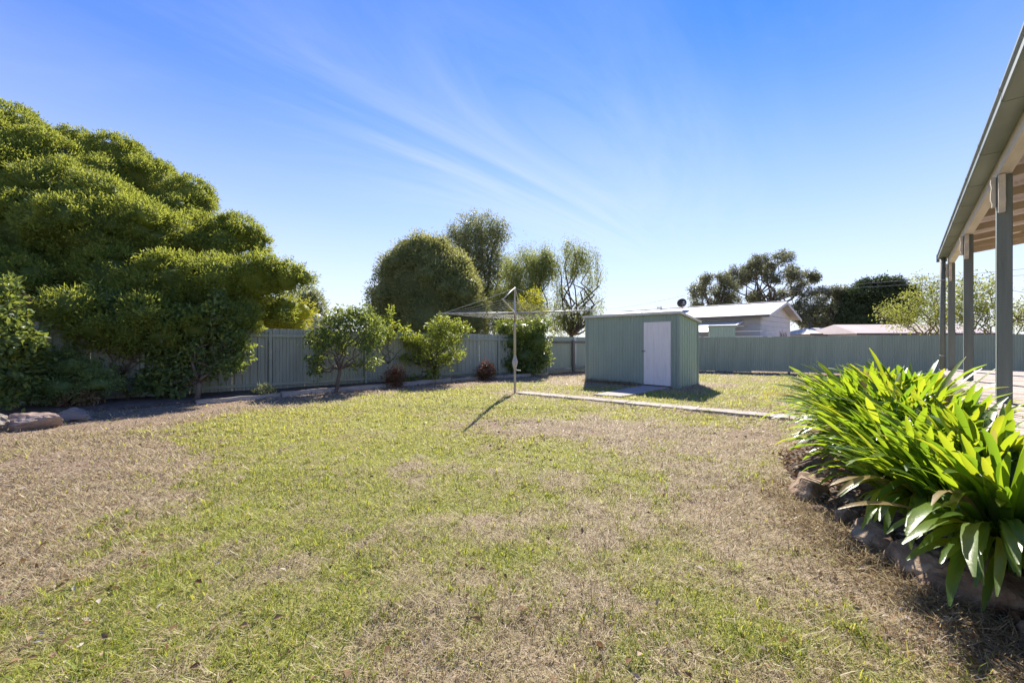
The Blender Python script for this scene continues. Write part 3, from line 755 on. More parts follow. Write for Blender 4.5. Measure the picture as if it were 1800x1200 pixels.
def limb(mb, a, b, r0, r1, wob=0.12, n=5, seed=0):
    rnd = random.Random(seed); a = Vector(a); b = Vector(b); L = (b-a).length
    pts = [a.lerp(b, i/n) + (Vector((rnd.gauss(0,1),rnd.gauss(0,1),rnd.gauss(0,0.6)))*wob*L*0.18 if 0 < i < n else Vector()) for i in range(n+1)]
    mb.tube(pts, [r0 + (r1-r0)*i/n for i in range(n+1)], 7); return pts

def tree(name, label, cat, base, trunk_r, lobes, mat, dens, per, sub, L, W, core=0.0, bark='bark', fork=0.35, group=None, branches=True, twigs=True, **kw):
    base = Vector(base); o = empty(name, base, 0, label, cat, group)
    top = sum((Vector(c) for c, r in lobes), Vector())/len(lobes)
    f = Vector((base.x*0.6+top.x*0.4, base.y*0.6+top.y*0.4, base.z + (top.z-base.z)*fork))
    mb = MB(); limb(mb, Vector((0,0,-0.15)), f-base, trunk_r, trunk_r*0.72, 0.25, 5, hash(name) % 97 + int(base.x*10) % 13)
    mb.build('trunk', M[bark], o, True)
    if branches:
        mx_r = max(min(r) if hasattr(r,'__len__') else r for c, r in lobes)
        for i, (c, r) in enumerate(lobes):
            if core and (min(r) if hasattr(r,'__len__') else r) < 0.42*mx_r and len(lobes) > 30: continue
            if not core and len(lobes) > 30 and i % 2: continue
            mb = MB(); c = Vector(c)
            pts = limb(mb, f-base, c-base, trunk_r*0.5, trunk_r*0.10, 0.5, 6, i)
            rr = r if not hasattr(r,'__len__') else min(r)
            if twigs:
                rnd = random.Random(i)
                for q3 in range(5):
                    dv = Vector((rnd.gauss(0,1),rnd.gauss(0,1),rnd.gauss(0.3,0.7))).normalized()*rr*0.85
                    limb(mb, pts[-1-(q3 % 3)], pts[-1]+dv, trunk_r*0.16, trunk_r*0.04, 0.4, 3, i*7+q3)
            mb.build('branch', M[bark], o, True)
    P, D, N, Ls, Ws, T = clump_leaves(lobes, dens, per, sub, L, W, **kw)
    ok = P[:,2] > 0.03
    crown = leaf_obj('crown', mat, o, P[ok], D[ok], N[ok], Ls[ok], Ws[ok], T[ok], base)
    if core: core_obj('light_block_core', lobes, core, mat, crown, base)
    return o

def L_at(lst): return [(tuple(at(a, b, y)), r) for a, b, y, r in lst]
def lumpy(lobes, n, k, seed, lo=-0.2, base=True):
    """add smaller billows on the outside of large lobes"""
    rnd = random.Random(seed); out = []
    for c, r in lobes:
        rr = r if hasattr(r, '__len__') else (r, r, r)
        if base: out.append((c, tuple(v*0.86 for v in rr)))
        for i in range(n):
            d = Vector((rnd.gauss(0,1), rnd.gauss(0,1), rnd.gauss(0.25,0.9))).normalized()
            if d.z < lo: d.z = -d.z
            q_ = k*rnd.uniform(0.7,1.25)*min(rr)
            out.append((tuple(c[j] + d[j]*rr[j]*0.70 for j in range(3)), (q_, q_, q_*0.85)))
    return out

# ------------------------------------------------------------------ big tree on the left, beyond the fence
big = [(20,245,14.2,1.35),(-70,250,13.5,1.9),(90,305,13.2,1.45),(130,275,15.0,1.0),(205,290,14.8,1.15),(262,325,14.8,1.05),(160,335,13.6,1.2),(25,330,12.4,1.6),
       (110,355,12.2,1.25),(190,368,12.0,1.05),(335,348,14.6,0.85),(305,380,13.9,0.9),(352,362,14.6,0.5),(245,415,11.8,1.25),(165,425,11.3,1.45),(60,430,11.2,1.6),(-60,400,11.3,1.8),
       (292,412,12.0,0.72),(345,420,13.6,0.95),(415,415,13.6,0.82),(448,428,13.8,0.5),(390,450,13.0,0.8),(90,500,10.7,1.3),(205,498,10.8,1.1),(300,500,11.1,1.0),(385,497,11.4,0.92),
       (450,492,11.7,0.78),(503,490,11.9,0.55),(533,488,12.1,0.34),(20,520,9.7,1.15),(-60,500,9.5,1.4),(440,545,12.3,0.75),(490,548,12.5,0.55),(375,545,11.4,0.75),(300,560,10.7,0.7),
       (210,562,10.1,0.75),(120,560,9.7,0.7),(165,575,9.2,0.5),(225,585,9.5,0.5),(290,590,9.9,0.5),(345,580,10.3,0.55),(395,572,10.7,0.5),(430,560,11.0,0.45),(130,545,9.1,0.55),(260,560,9.8,0.6),(250,520,10.6,0.8),(345,520,11.1,0.7)]
tree('melaleuca_tree', 'huge billowing olive green tree rising over the fence at far left', 'tree', (-12.3, 12.8, 0), 0.22, lumpy(L_at(big), 5, 0.34, 4), M['l_mel'], 26, 34, 0.070, 0.095, 0.030,
     core=0.74, hollow=0.86, out=1.0, jit=0.6, cull=0.90, up=0.3, twigs=False)

# ------------------------------------------------------------------ trees beyond the left fence
rt = [(750,520,24,(3.35,3.0,3.4)),(700,530,23.4,(1.9,1.9,2.2)),(790,520,23.6,(2.0,1.9,2.3)),(745,470,23.8,(2.3,2.2,1.9)),(720,480,23.2,(1.7,1.5,1.5)),(785,475,24.2,(1.6,1.5,1.4)),
      (690,570,23.2,(1.6,1.5,1.6)),(820,560,24,(1.5,1.5,1.8)),(745,560,22.4,(2.0,1.4,1.8)),(765,430,24,(0.9,0.9,0.55)),(715,445,23.6,(0.7,0.7,0.5))]
tree('round_tree', 'dense dome shaped dark tree behind the fence left of the hoist', 'tree', at(750,645,24)*1.0 - Vector((0,0,at(750,645,24).z)), 0.3, lumpy(L_at(rt), 10, 0.30, 9), M['l_round'], 11, 20, 0.15, 0.18, 0.050,
     core=0.84, hollow=0.86, out=0.9, jit=0.7, cull=0.9, up=0.3, twigs=False)
tl = [(815,410,31,1.2),(845,400,31,1.25),(800,430,31,1.1),(835,435,30.5,1.3),(870,415,31,1.1),(860,450,31,1.2),(825,465,30.5,1.2),(880,470,31,1.0),(855,490,31,1.1),(840,515,31,1.1),(875,400,31,0.6),(880,520,31,1.0)]
tree('tall_tree', 'tall airy tree standing behind the dome shaped tree', 'tree', (-1.9,31,0), 0.28, L_at(tl), M['l_tall'], 5.0, 24, 0.22, 0.22, 0.065, hollow=0.3, out=0.6, droop=0.2, cull=0.3)
p1 = [(930,465,27,1.35),(905,490,27,1.2),(955,470,27.2,1.1),(925,510,26.8,1.4),(885,530,27,1.2),(950,510,27,1.0),(900,560,26.6,1.3),(955,450,27.2,0.7),(870,560,26.8,1.0),(935,555,26.8,1.1)]
tree('peppercorn_tree', 'weeping light green tree directly behind the hoist mast', 'tree', (2.2,27,0), 0.14, lumpy(L_at(p1), 4, 0.5, 31, -1, False), M['l_pepper'], 9, 26, 0.15, 0.20, 0.042, stretch=2.6, hollow=0.5, droop=1.2, out=0.4, cull=0.4, twigs=False)
p2 = [(1000,450,26,1.05),(1025,462,26,1.0),(1045,485,26,0.75),(990,470,26,0.7),(1035,510,26,0.8),(1005,545,26,1.0),(985,520,26,0.7),(1050,525,26,0.55),(1030,555,26,0.9),(995,435,26,0.6),(1020,445,26,0.6),(985,570,26,0.9),(1045,570,25.6,0.8)]
tree('peppercorn_tree', 'weeping open tree with crooked bare limbs just left of the shed', 'tree', (3.6,26,0), 0.17, lumpy(L_at(p2), 3, 0.5, 32, -1, False), M['l_pepper'], 9, 22, 0.13, 0.18, 0.038, stretch=2.8, hollow=0.55, droop=1.3, out=0.4, cull=0.4, twigs=False)
tree('sapling', 'yellow green sunlit shrub rising behind the hoist and fence', 'shrub', (0.95,21.5,0), 0.06, L_at([(925,535,21.5,0.55),(940,520,21.5,0.4),(905,550,21.5,0.5),(948,550,21.5,0.5)]), M['l_yel'], 9, 16, 0.10, 0.14, 0.05, hollow=0.4)
tree('golden_shrub', 'golden yellow conifer shrub under the far left tree behind the fence', 'shrub', (-7.6,13.0,0), 0.06, L_at([(505,560,13,0.5),(480,568,12.9,0.5),(530,548,13.2,0.38),(450,572,12.6,0.5),(520,572,13.1,0.4)]), M['l_yel'], 22, 22, 0.06, 0.09, 0.03, core=0.7, hollow=0.8)
tree('grey_tree', 'small grey green tree far behind the roof vent', 'tree', (-12.6,25,0), 0.15, L_at([(540,530,25,0.8),(550,545,25,0.8),(548,522,25,0.5),(560,560,25,0.7)]), M['l_tall'], 9, 18, 0.14, 0.18, 0.06, core=0.7)

# ------------------------------------------------------------------ trees on the right
e1 = [(1340,470,46,(2.2,2,1.3)),(1375,462,46,(1.9,2,1.2)),(1320,480,46,(1.6,1.6,1.2)),(1400,480,46,(1.6,1.6,1.3)),(1300,490,46,(1.5,1.5,1.1)),(1422,492,46,(0.9,1,0.9)),(1365,490,46,(1.6,1.5,1.1)),
      (1290,480,46,(1.0,1,0.7)),(1345,520,46,(1.7,1.5,1.0)),(1385,515,46,(1.4,1.4,0.9)),(1310,525,46,(1.4,1.4,0.9)),(1400,505,46,(0.9,0.9,0.7)),(1430,488,46,(0.5,0.5,0.5)),(1370,450,46,(1.2,1.2,0.7))]
tree('eucalyptus_tree', 'tall spreading gum tree with dark clumped crown above the white house', 'tree', (28.6,46,0), 0.26, lumpy(L_at(e1), 5, 0.46, 21, -1, False), M['l_euc'], 6.0, 22, 0.17, 0.25, 0.085, twigs=False, hollow=0.4, out=0.6, droop=0.3, cull=0.35, fork=0.45, bark='bark')
e2 = [(1238,500,44,(1.3,1.3,1.0)),(1225,515,44,(0.9,1,0.8)),(1265,495,44,(1.2,1.2,0.9)),(1250,520,44,(1.4,1.3,1.0)),(1275,515,44,(1.3,1.3,1.2)),(1230,540,44,(1.2,1.2,1.0)),(1265,540,44,(1.5,1.4,1.0)),(1290,540,44,(1.2,1.2,0.9))]
tree('eucalyptus_tree', 'smaller gum tree left of the tall one, behind the satellite dish', 'tree', (22,44,0), 0.22, lumpy(L_at(e2), 5, 0.5, 22, -1, False), M['l_euc'], 5.5, 22, 0.17, 0.25, 0.085, twigs=False, hollow=0.45, out=0.6, droop=0.3, cull=0.4)
e3 = [(1440,515,44,(1.7,1.5,0.9)),(1425,530,44,(1.4,1.4,1.0)),(1465,520,44,(1.1,1.2,0.9)),(1435,555,44,(1.9,1.5,1.2)),(1460,545,44,(1.2,1.2,1.0)),(1415,565,44,(1.4,1.2,1.2)),(1410,545,44,(1.0,1,1))]
tree('eucalyptus_tree', 'dark gum tree immediately right of the white house gable', 'tree', (34,44,0), 0.25, lumpy(L_at(e3), 5, 0.5, 23, -1, False), M['l_euc'], 5.5, 22, 0.17, 0.25, 0.085, twigs=False, hollow=0.45, out=0.6, droop=0.3, cull=0.4)
e4 = [(1490,530,44,(1.3,1.3,1.2)),(1480,555,44,(1.5,1.5,1.2)),(1500,555,44,(1.4,1.4,1.4)),(1470,575,44,(1.3,1.3,1)),(1520,565,44,(1.6,1.5,1.1)),(1475,515,44,(0.8,0.8,0.6))]
tree('eucalyptus_tree', 'gum tree filling the gap left of the black cypress', 'tree', (37.2,44,0), 0.25, L_at(e4), M['l_euc'], 5, 24, 0.24, 0.26, 0.09, core=0.4, hollow=0.5, out=0.6, droop=0.2, cull=0.5)
cy_ = [(1545,500,42,(1.9,1.8,0.55)),(1560,513,42,(2.4,2,0.55)),(1525,518,42,(2.0,1.8,0.6)),(1545,530,42,(2.6,2.2,0.7)),(1515,540,42,(1.7,1.6,0.7)),(1580,530,42,(1.6,1.5,0.7)),(1550,555,42,(2.6,2.2,1.2)),(1510,560,42,(1.8,1.6,1.0)),(1590,515,42,(0.9,0.9,0.4))]
tree('cypress_tree', 'black green layered cypress behind the pale far roof', 'tree', (38.5,42,0), 0.35, L_at(cy_), M['l_cyp'], 7, 26, 0.20, 0.26, 0.09, core=0.72, hollow=0.75, out=1.0, jit=0.5, cull=0.8, twigs=False)
b1 = [(1620,520,22,0.9),(1650,540,22,1.0),(1600,545,22,0.8),(1575,555,22,0.65),(1640,500,22,0.6),(1660,505,22,0.5),(1630,560,22,0.9),(1555,545,22,0.45),(1665,565,22,0.7),(1615,490,22,0.35),(1590,570,22,0.5)]
tree('deciduous_shrub', 'sparse twiggy light green shrub left of the verandah downpipe', 'shrub', (23.8,22,0), 0.10, L_at(b1), M['l_bush'], 9.0, 9, 0.16, 0.12, 0.055, hollow=0.2, out=0.6, cull=0.2, fork=0.25, bark='bark_pale')
b2 = [(1705,520,19.5,0.9),(1735,530,19.5,0.8),(1690,545,19.5,0.7),(1720,555,19.5,0.8),(1745,500,19.5,0.5),(1700,500,19.5,0.5),(1790,545,19.5,0.6),(1780,570,19.5,0.6),(1820,550,19.5,0.7)]
tree('deciduous_shrub', 'yellowish leafy shrub seen between the verandah posts', 'shrub', (23.2,19.5,0), 0.10, L_at(b2), M['l_bush'], 10, 10, 0.15, 0.12, 0.055, hollow=0.2, out=0.6, cull=0.2, fork=0.25, bark='bark_pale')
# bare tree at the far right
bt = empty('bare_tree', (24.6,18.2,0), 0, 'leafless twiggy tree right of the nearest verandah post', 'tree')
mb = MB(); limb(mb, (0,0,-0.1), (0.1,0.1,2.3), 0.10, 0.07, 0.2, 4, 3); mb.build('trunk', M['bark'], bt, True)
rnd = random.Random(5)
for i in range(9):
    mb = MB(); d = Vector((rnd.uniform(-1.9,1.2), rnd.uniform(-0.8,0.8), rnd.uniform(2.6,4.4)))
    pts = limb(mb, (0.1,0.1,2.2), d, 0.05, 0.012, 0.6, 6, i)
    for j in range(12):
        s = pts[rnd.randrange(2, 7)]
        e = s + Vector((rnd.gauss(0,0.5), rnd.gauss(0,0.5), rnd.gauss(0.25,0.4)))
        p2_ = limb(mb, s, e, 0.014, 0.005, 0.5, 3, i*20+j)
        for q4 in range(2): limb(mb, p2_[2], p2_[2]+Vector((rnd.gauss(0,0.25),rnd.gauss(0,0.25),rnd.gauss(0.1,0.2))), 0.007, 0.003, 0.4, 2, q4+j*3)
    mb.build('branch', M['bark'], bt, True)

# ------------------------------------------------------------------ small trees and shrubs in the left bed
def gp(px, py):
    Y = CAMH*FPX/(py-600); return Vector(((px-900)/FPX*Y, Y, 0))
t1b = gp(592, 689)
t1 = [(585,575,12.0,(0.45,0.4,0.38)),(620,565,12.0,(0.50,0.42,0.40)),(655,580,12.1,(0.42,0.4,0.36)),(600,600,11.8,(0.45,0.4,0.25)),(560,595,11.9,(0.34,0.35,0.30)),(640,550,12.2,(0.35,0.3,0.25)),(600,553,12.2,(0.32,0.3,0.22)),
      (650,605,11.8,(0.36,0.3,0.25)),(655,635,11.7,(0.20,0.2,0.22)),(548,640,11.7,(0.18,0.2,0.28)),(565,620,11.7,(0.22,0.2,0.25)),(560,655,11.6,(0.13,0.15,0.10)),(625,640,11.7,(0.16,0.15,0.12))]
tree('camellia_tree', 'small open garden tree with thin bare trunk before the second fence bay', 'tree', t1b, 0.06, L_at(t1), M['l_cam'], 34, 10, 0.06, 0.105, 0.05, hollow=0.2, out=0.7, droop=0.15, cull=0.3, fork=0.45)
tree('suckering_shrub', 'bright lime green upright suckers poking above the fence', 'shrub', gp(668,678)+Vector((0,0.9,0)), 0.025, L_at([(680,570,13.4,(0.28,0.25,0.22)),(685,552,13.5,(0.10,0.1,0.26)),(665,590,13.3,(0.26,0.25,0.2)),(712,580,13.6,(0.20,0.2,0.12)),(660,565,13.4,(0.15,0.15,0.15)),(690,590,13.4,(0.25,0.2,0.18))]), M['l_camlit'], 34, 10, 0.05, 0.11, 0.055, hollow=0.2, cull=0.3, up=0.5)
t2 = [(770,575,14.2,(0.45,0.4,0.35)),(790,590,14.2,(0.48,0.4,0.40)),(760,600,14.1,(0.48,0.4,0.42)),(735,605,14.0,(0.42,0.4,0.34)),(795,620,14.1,(0.42,0.35,0.32)),(745,630,14.0,(0.38,0.35,0.26)),(775,635,14.0,(0.36,0.35,0.26)),
      (800,570,14.3,(0.30,0.3,0.15)),(820,580,14.4,(0.22,0.2,0.16)),(720,595,13.9,(0.28,0.3,0.2)),(780,560,14.3,(0.22,0.2,0.15)),(712,630,13.8,(0.2,0.2,0.14)),(760,655,13.9,(0.20,0.2,0.22)),(740,668,13.9,(0.26,0.2,0.10)),(722,668,13.8,(0.2,0.2,0.1))]
tree('camellia_tree', 'bushy garden tree with sunlit yellowish top left of the hoist', 'tree', gp(765,672), 0.065, L_at(t2), M['l_camlit'], 38, 10, 0.06, 0.095, 0.042, hollow=0.25, out=0.7, cull=0.35, fork=0.4)
t3 = [(920,585,17.2,(0.75,0.6,0.62)),(945,600,17.2,(0.62,0.55,0.62)),(900,600,17.1,(0.6,0.5,0.55)),(925,625,17.0,(0.65,0.55,0.52)),(950,575,17.3,(0.45,0.4,0.40)),(885,575,17.2,(0.35,0.35,0.28)),(930,650,16.9,(0.5,0.45,0.25)),(895,638,16.9,(0.36,0.3,0.26)),(955,630,17.0,(0.38,0.35,0.35))]
tree('evergreen_shrub', 'dense dark evergreen shrub against the fence right of the hoist pole', 'shrub', gp(922,660), 0.07, L_at(t3), M['l_cam'], 26, 12, 0.07, 0.11, 0.055, core=0.62, hollow=0.75, out=0.9, cull=0.7, twigs=False)
# far left planting in the tree's shade
c1 = [(5,560,8.0,(0.42,0.4,0.45)),(20,600,7.9,(0.48,0.4,0.40)),(10,640,7.9,(0.45,0.4,0.42)),(45,625,8.2,(0.34,0.3,0.26)),(60,605,8.4,(0.28,0.3,0.2)),(25,660,7.8,(0.35,0.3,0.25)),(-5,520,8.0,(0.30,0.3,0.40)),(5,690,7.7,(0.25,0.25,0.25)),(10,505,8.0,(0.14,0.14,0.22))]
tree('camellia_tree', 'dark glossy camellia with big leaves at the left edge', 'shrub', (-10.05,8.0,0), 0.06, L_at(c1), M['l_cam'], 34, 10, 0.06, 0.12, 0.06, core=0.45, hollow=0.4, out=0.7, cull=0.4)
f1 = [(90,630,9.0,(0.62,0.4,0.30)),(120,645,8.8,(0.55,0.4,0.34)),(60,665,8.6,(0.52,0.4,0.36)),(100,680,8.5,(0.55,0.4,0.28)),(160,655,8.9,(0.45,0.35,0.25)),(175,675,8.8,(0.35,0.35,0.22)),(55,695,8.4,(0.35,0.3,0.20))]
tree('feathery_shrub', 'soft feathery low shrub beside the glossy camellia', 'shrub', (-9.7,8.7,0), 0.05, L_at(f1), M['l_fern'], 24, 26, 0.06, 0.085, 0.018, core=0.6, hollow=0.7, out=0.8, cull=0.6)
tree('bronze_shrub', 'low bronze leaved plant behind the two left boulders', 'shrub', gp(140,716), 0.02, L_at([(140,690,8.75,(0.36,0.3,0.22)),(120,697,8.7,(0.25,0.25,0.18)),(162,697,8.75,(0.24,0.25,0.16)),(142,703,8.6,(0.34,0.25,0.14))]), M['l_brown'], 40, 10, 0.05, 0.085, 0.036, core=0.5, hollow=0.5, cull=0.5)
f2 = [(170,560,9.6,(0.42,0.35,0.36)),(210,545,9.7,(0.45,0.35,0.40)),(155,590,9.5,(0.38,0.3,0.26)),(200,590,9.6,(0.45,0.35,0.30)),(240,580,9.8,(0.45,0.35,0.34)),(260,600,9.8,(0.4,0.35,0.28)),(175,525,9.7,(0.2,0.2,0.3))]
tree('ferny_shrub', 'fern leaved shrub sprawling against the shaded fence', 'shrub', (-9.1,9.45,0), 0.05, L_at(f2), M['l_fern'], 24, 14, 0.10, 0.13, 0.030, hollow=0.45, out=0.8, droop=0.2, cull=0.4)
c2 = [(330,570,10.2,(0.55,0.4,0.40)),(380,560,10.4,(0.50,0.4,0.42)),(300,610,10.0,(0.60,0.4,0.36)),(350,620,10.1,(0.55,0.4,0.36)),(400,600,10.4,(0.42,0.35,0.34)),(420,625,10.4,(0.34,0.3,0.36)),(425,600,10.5,(0.22,0.25,0.26)),(290,650,9.8,(0.50,0.4,0.32)),(340,655,9.9,(0.45,0.35,0.30)),(390,545,10.5,(0.30,0.3,0.30)),(380,520,10.6,(0.2,0.2,0.2)),(245,675,9.5,(0.30,0.25,0.18)),(300,685,9.6,(0.40,0.3,0.16)),(400,650,10.1,(0.25,0.2,0.2))]
tree('camellia_tree', 'broad dark leafy camellia hanging over the fence with lit right edge', 'shrub', gp(345,706), 0.07, L_at(c2), M['l_cam'], 30, 10, 0.07, 0.115, 0.055, core=0.4, hollow=0.4, out=0.7, cull=0.4, droop=0.15)
# red nandinas and a grey tuft
for lab, px, py, s in (('rounded reddish bush at the foot of the fence between the two small trees', 692, 680, 1.0), ('low spreading reddish bush near the hoist pole', 853, 668, 1.05)):
    b = gp(px, py); Y = b.y + 0.15
    w = 0.34*s
    tree('nandina_bush', lab, 'bush', b + Vector((0,0.15,0)), 0.02, [((b.x,Y,0.30*s),(w,w,0.30*s)),((b.x-0.16,Y-0.05,0.22*s),(w*0.7,w*0.7,0.2*s)),((b.x+0.17,Y-0.03,0.24*s),(w*0.7,w*0.7,0.22*s)),((b.x,Y,0.50*s),(w*0.6,w*0.6,0.13*s))],
         M['l_red'], 60, 12, 0.05, 0.065, 0.022, core=0.5, hollow=0.6, cull=0.6, group=None)
b = gp(465, 697)
tree('grey_tuft', 'small grey green tuft at the base of the first bare fence bay', 'plant', b, 0.012, [((b.x,b.y,0.16),(0.22,0.2,0.17)),((b.x+0.12,b.y,0.12),(0.14,0.14,0.12))], M['l_tall'], 90, 12, 0.03, 0.09, 0.014, hollow=0.3, up=0.6)

# ------------------------------------------------------------------ garden bed by the left fence: soil and sleepers
SLP = [(-7.35,9.25),(-5.0,11.62),(-2.8,13.90),(-0.7,15.62),(1.55,17.25)]
def make_left_bed():
    n = 60; vs = []; m = 9
    pts = [(-13.0,4.9),(-9.2,7.9)] + SLP
    cum = [0]
    for a, b in zip(pts[:-1], pts[1:]): cum.append(cum[-1] + math.dist(a, b))
    V = []
    for i in range(n+1):
        s = cum[-1]*i/n; px_ = np.interp(s, cum, [p[0] for p in pts]); py_ = np.interp(s, cum, [p[1] for p in pts])
        t_, d_ = loc_xy(px_, py_, LF_O, LF_D)
        fx = LF_O + LF_D*t_
        for j in range(m+1):
            f = j/m
            x = px_ + (fx.x-px_)*f; y = py_ + (fx.y-py_)*f
            V.append((x, y, 0.035 + 0.045*math.sin(min(f*2,1)*math.pi/2) + 0.03*(float(fbm(np.array(x*3.), np.array(y*3.), 60, 3))-0.5) - (0.09 if j == 0 else 0)))
    i = np.arange((n+1)*(m+1)).reshape(n+1, m+1)
    F = np.stack([i[:-1,:-1].ravel(), i[1:,:-1].ravel(), i[1:,1:].ravel(), i[:-1,1:].ravel()], 1)
    return tag(link('garden_bed', np_mesh('garden_bed', np.array(V), F, smooth=True), M['soil']), kind='structure')
make_left_bed()
slabels = ['thin weathered sleeper end half buried at the left of the bed edging', 'grey timber sleeper edging the bed by the first small tree', 'pale timber sleeper edging the bed in front of the reddish bush',
           'timber sleeper edging the bed left of the hoist', 'last timber sleeper of the bed edging behind the hoist pole']
pts = [(-7.35,9.25),(-6.1,10.52),(-4.0,12.68),(-2.2,14.38),(-0.35,15.88),(1.55,17.22)]
for k in range(5):
    a, b = Vector((*pts[k],0)), Vector((*pts[k+1],0)); L = (b-a).length - 0.02
    ang = math.atan2(b.y-a.y, b.x-a.x)
    mb = MB(); nn = 8; h = 0.085 if k == 0 else 0.125
    hs = [h + 0.012*math.sin(k*3+i*1.9) for i in range(nn+1)]; ws = [0.05+0.006*math.sin(i*2.3+k) for i in range(nn+1)]
    vs = []; fs = []
    for i in range(nn+1):
        x = L*i/nn; off = 0.012*math.sin(i*0.8+k)
        vs += [(x,-ws[i]+off,-0.1),(x,ws[i]+off,-0.1),(x,ws[i]+off,hs[i]),(x,-ws[i]+off,hs[i])]
    for i in range(nn):
        for j in range(4): fs.append((i*4+j, i*4+(j+1)%4, (i+1)*4+(j+1)%4, (i+1)*4+j))
    fs += [(3,2,1,0),(nn*4,nn*4+1,nn*4+2,nn*4+3)]
    o = mb.add(vs, fs).build('timber_sleeper', M['old_wood'], None, bevel=0.008); o.location = a; o.rotation_euler = (0, R(0.3*math.sin(k*2)), ang)
    tag(o, slabels[k], 'sleeper', 'sleepers edging the left garden bed')

# ------------------------------------------------------------------ stones
def stone(name, label, c, size, mat, seed, rz=0, group=None, flat=0.0):
    bm = bmesh.new(); bmesh.ops.create_icosphere(bm, subdivisions=4, radius=1)
    sv_ = Vector((seed*3.1, seed*1.7, seed*0.9))
    for v in bm.verts:
        p = v.co.copy()
        c1_ = mnoise.cell_vector(p*0.9 + sv_)
        d = 1 + 0.32*mnoise.noise(p*1.1+sv_) + 0.18*mnoise.noise(p*2.6+sv_) + 0.09*mnoise.noise(p*6+sv_) + 0.05*mnoise.noise(p*13+sv_)
        q5 = p*d
        for kx in range(7):      # chipped faces
            rr = random.Random(seed*31+kx); nrm = Vector((rr.gauss(0,1),rr.gauss(0,1),rr.gauss(0.2,0.8))).normalized()
            dd = q5.dot(nrm) - rr.uniform(0.62,0.85)
            if dd > 0: q5 -= nrm*dd*0.8
        v.co = Vector((q5.x*size[0], q5.y*size[1], q5.z*size[2]))
    me = bpy.data.meshes.new(name); bm.to_mesh(me); bm.free()
    o = link(name, me, mat, None, (c[0], c[1], c[2] + size[2]*0.42), (0,0,rz))
    return tag(o, label, 'stone', group)
stone('boulder', 'rounded reddish sandstone boulder second from the left edge', (-8.15,6.72,-0.02), (0.42,0.26,0.20), M['stone_red'], 3, 0.2, 'boulders by the left bed')
stone('boulder', 'flat grey boulder beneath the bronze leaved plant', (-8.20,7.42,-0.02), (0.34,0.24,0.15), M['stone_grey'], 8, -0.1, 'boulders by the left bed')
stone('boulder', 'grey boulder cut by the left edge of the picture', (-8.45,6.45,-0.02), (0.26,0.26,0.24), M['stone_grey'], 5, 0.6, 'boulders by the left bed')
G = 'basalt stones edging the strap leaved plants'
rk = [((2.80,3.78),(0.17,0.15,0.15),'angular grey stone at the far corner of the strap leaf bed edging',11),
      ((2.98,3.98),(0.16,0.14,0.12),'stone tucked under leaf tips behind the angular corner stone',12),
      ((2.66,3.42),(0.12,0.09,0.05),'small flat stone half buried beside the angular corner stone',13),
      ((2.70,3.18),(0.13,0.10,0.10),'small dark stone midway along the bed edging',14),
      ((2.62,2.86),(0.20,0.15,0.13),'broad brown stone with dry grass growing over its face',15),
      ((2.58,2.50),(0.25,0.17,0.12),'long low dark stone with pale chipped left end',16),
      ((2.72,2.20),(0.34,0.19,0.15),'large dark slab stone below the drooping leaves at right edge',17),
      ((2.62,1.78),(0.26,0.2,0.15),'dark stone in the bottom right corner',18),
      ((3.05,4.35),(0.15,0.13,0.10),'hidden stone under the far strap leaves',19)]
for (c, s, lab, sd) in rk[:8]:
    stone('edging_stone', lab, (c[0], c[1], -0.03), s, M['stone_basalt'], sd, sd*0.7, G)

# ------------------------------------------------------------------ raised bed and agapanthus
def bed_h(x, y):
    e = x - bed_edge_x(y)
    return 0.02 + 0.32*sstep(-0.02, 0.75, e) + 0.03*(fbm(x*5, y*5, 70, 3)-0.5)
def make_right_bed():
    n, m = 50, 22; V = []
    for i in range(n+1):
        y = 1.2 + (6.0-1.2)*i/n
        xa_ = float(bed_edge_x(y)); xb_ = max(xa_+0.05, VR_O.x + (y-VR_O.y)*0.702/0.712 - 0.02)
        for j in range(m+1):
            x = xa_ + (xb_-xa_)*j/m; V.append((x, y, float(bed_h(np.array(x), np.array(y))) - (0.06 if j == 0 else 0)))
    i = np.arange((n+1)*(m+1)).reshape(n+1, m+1)
    F = np.stack([i[:-1,:-1].ravel(), i[:-1,1:].ravel(), i[1:,1:].ravel(), i[1:,:-1].ravel()], 1)
    return tag(link('raised_bed', np_mesh('raised_bed', np.array(V), F, smooth=True), M['soil']), kind='structure')
make_right_bed()

def strap_mesh(k, a0, a1, L, W):
    n = 9; V = []; F = []
    x = z = 0.0; tw = random.uniform(-0.5, 0.5); lat = random.uniform(-0.10, 0.10)
    for i in range(n+1):
        f = i/n; an = a0 + (a1-a0)*f**1.5
        w = W*(0.55+0.45*min(f*3,1))*(1 if f < 0.72 else math.sqrt(max(0.0, 1-((f-0.72)/0.285)**2)))
        nx, nz = -math.cos(an), math.sin(an)     # leaf upper side faces inward/up
        c, s = math.cos(tw*f), math.sin(tw*f)
        yo = lat*L*f*f
        for sgn in (-1, 0, 1):
            ux = s*nx*sgn*w/2; uz = s*nz*sgn*w/2; uy = c*sgn*w/2
            fold = (0.22*w*(1-0.5*f) if sgn else 0)
            V.append((x+ux+nx*fold, yo+uy, z+uz+nz*fold))
        x += math.sin(an)*L/n; z += math.cos(an)*L/n
    for i in range(n):
        for j in range(2): a = i*3+j; F.append((a, a+1, a+4, a+3))
    me = bpy.data.meshes.new('leaf'); me.from_pydata(V, [], F); me.update()
    me.polygons.foreach_set('use_smooth', [True]*len(me.polygons)); me.materials.append(M['l_aga'])
    return me
straps_up = [strap_mesh(i, R(random.uniform(6,28)), R(random.uniform(38,85)), random.uniform(0.60,0.80), random.uniform(0.036,0.049)) for i in range(9)]
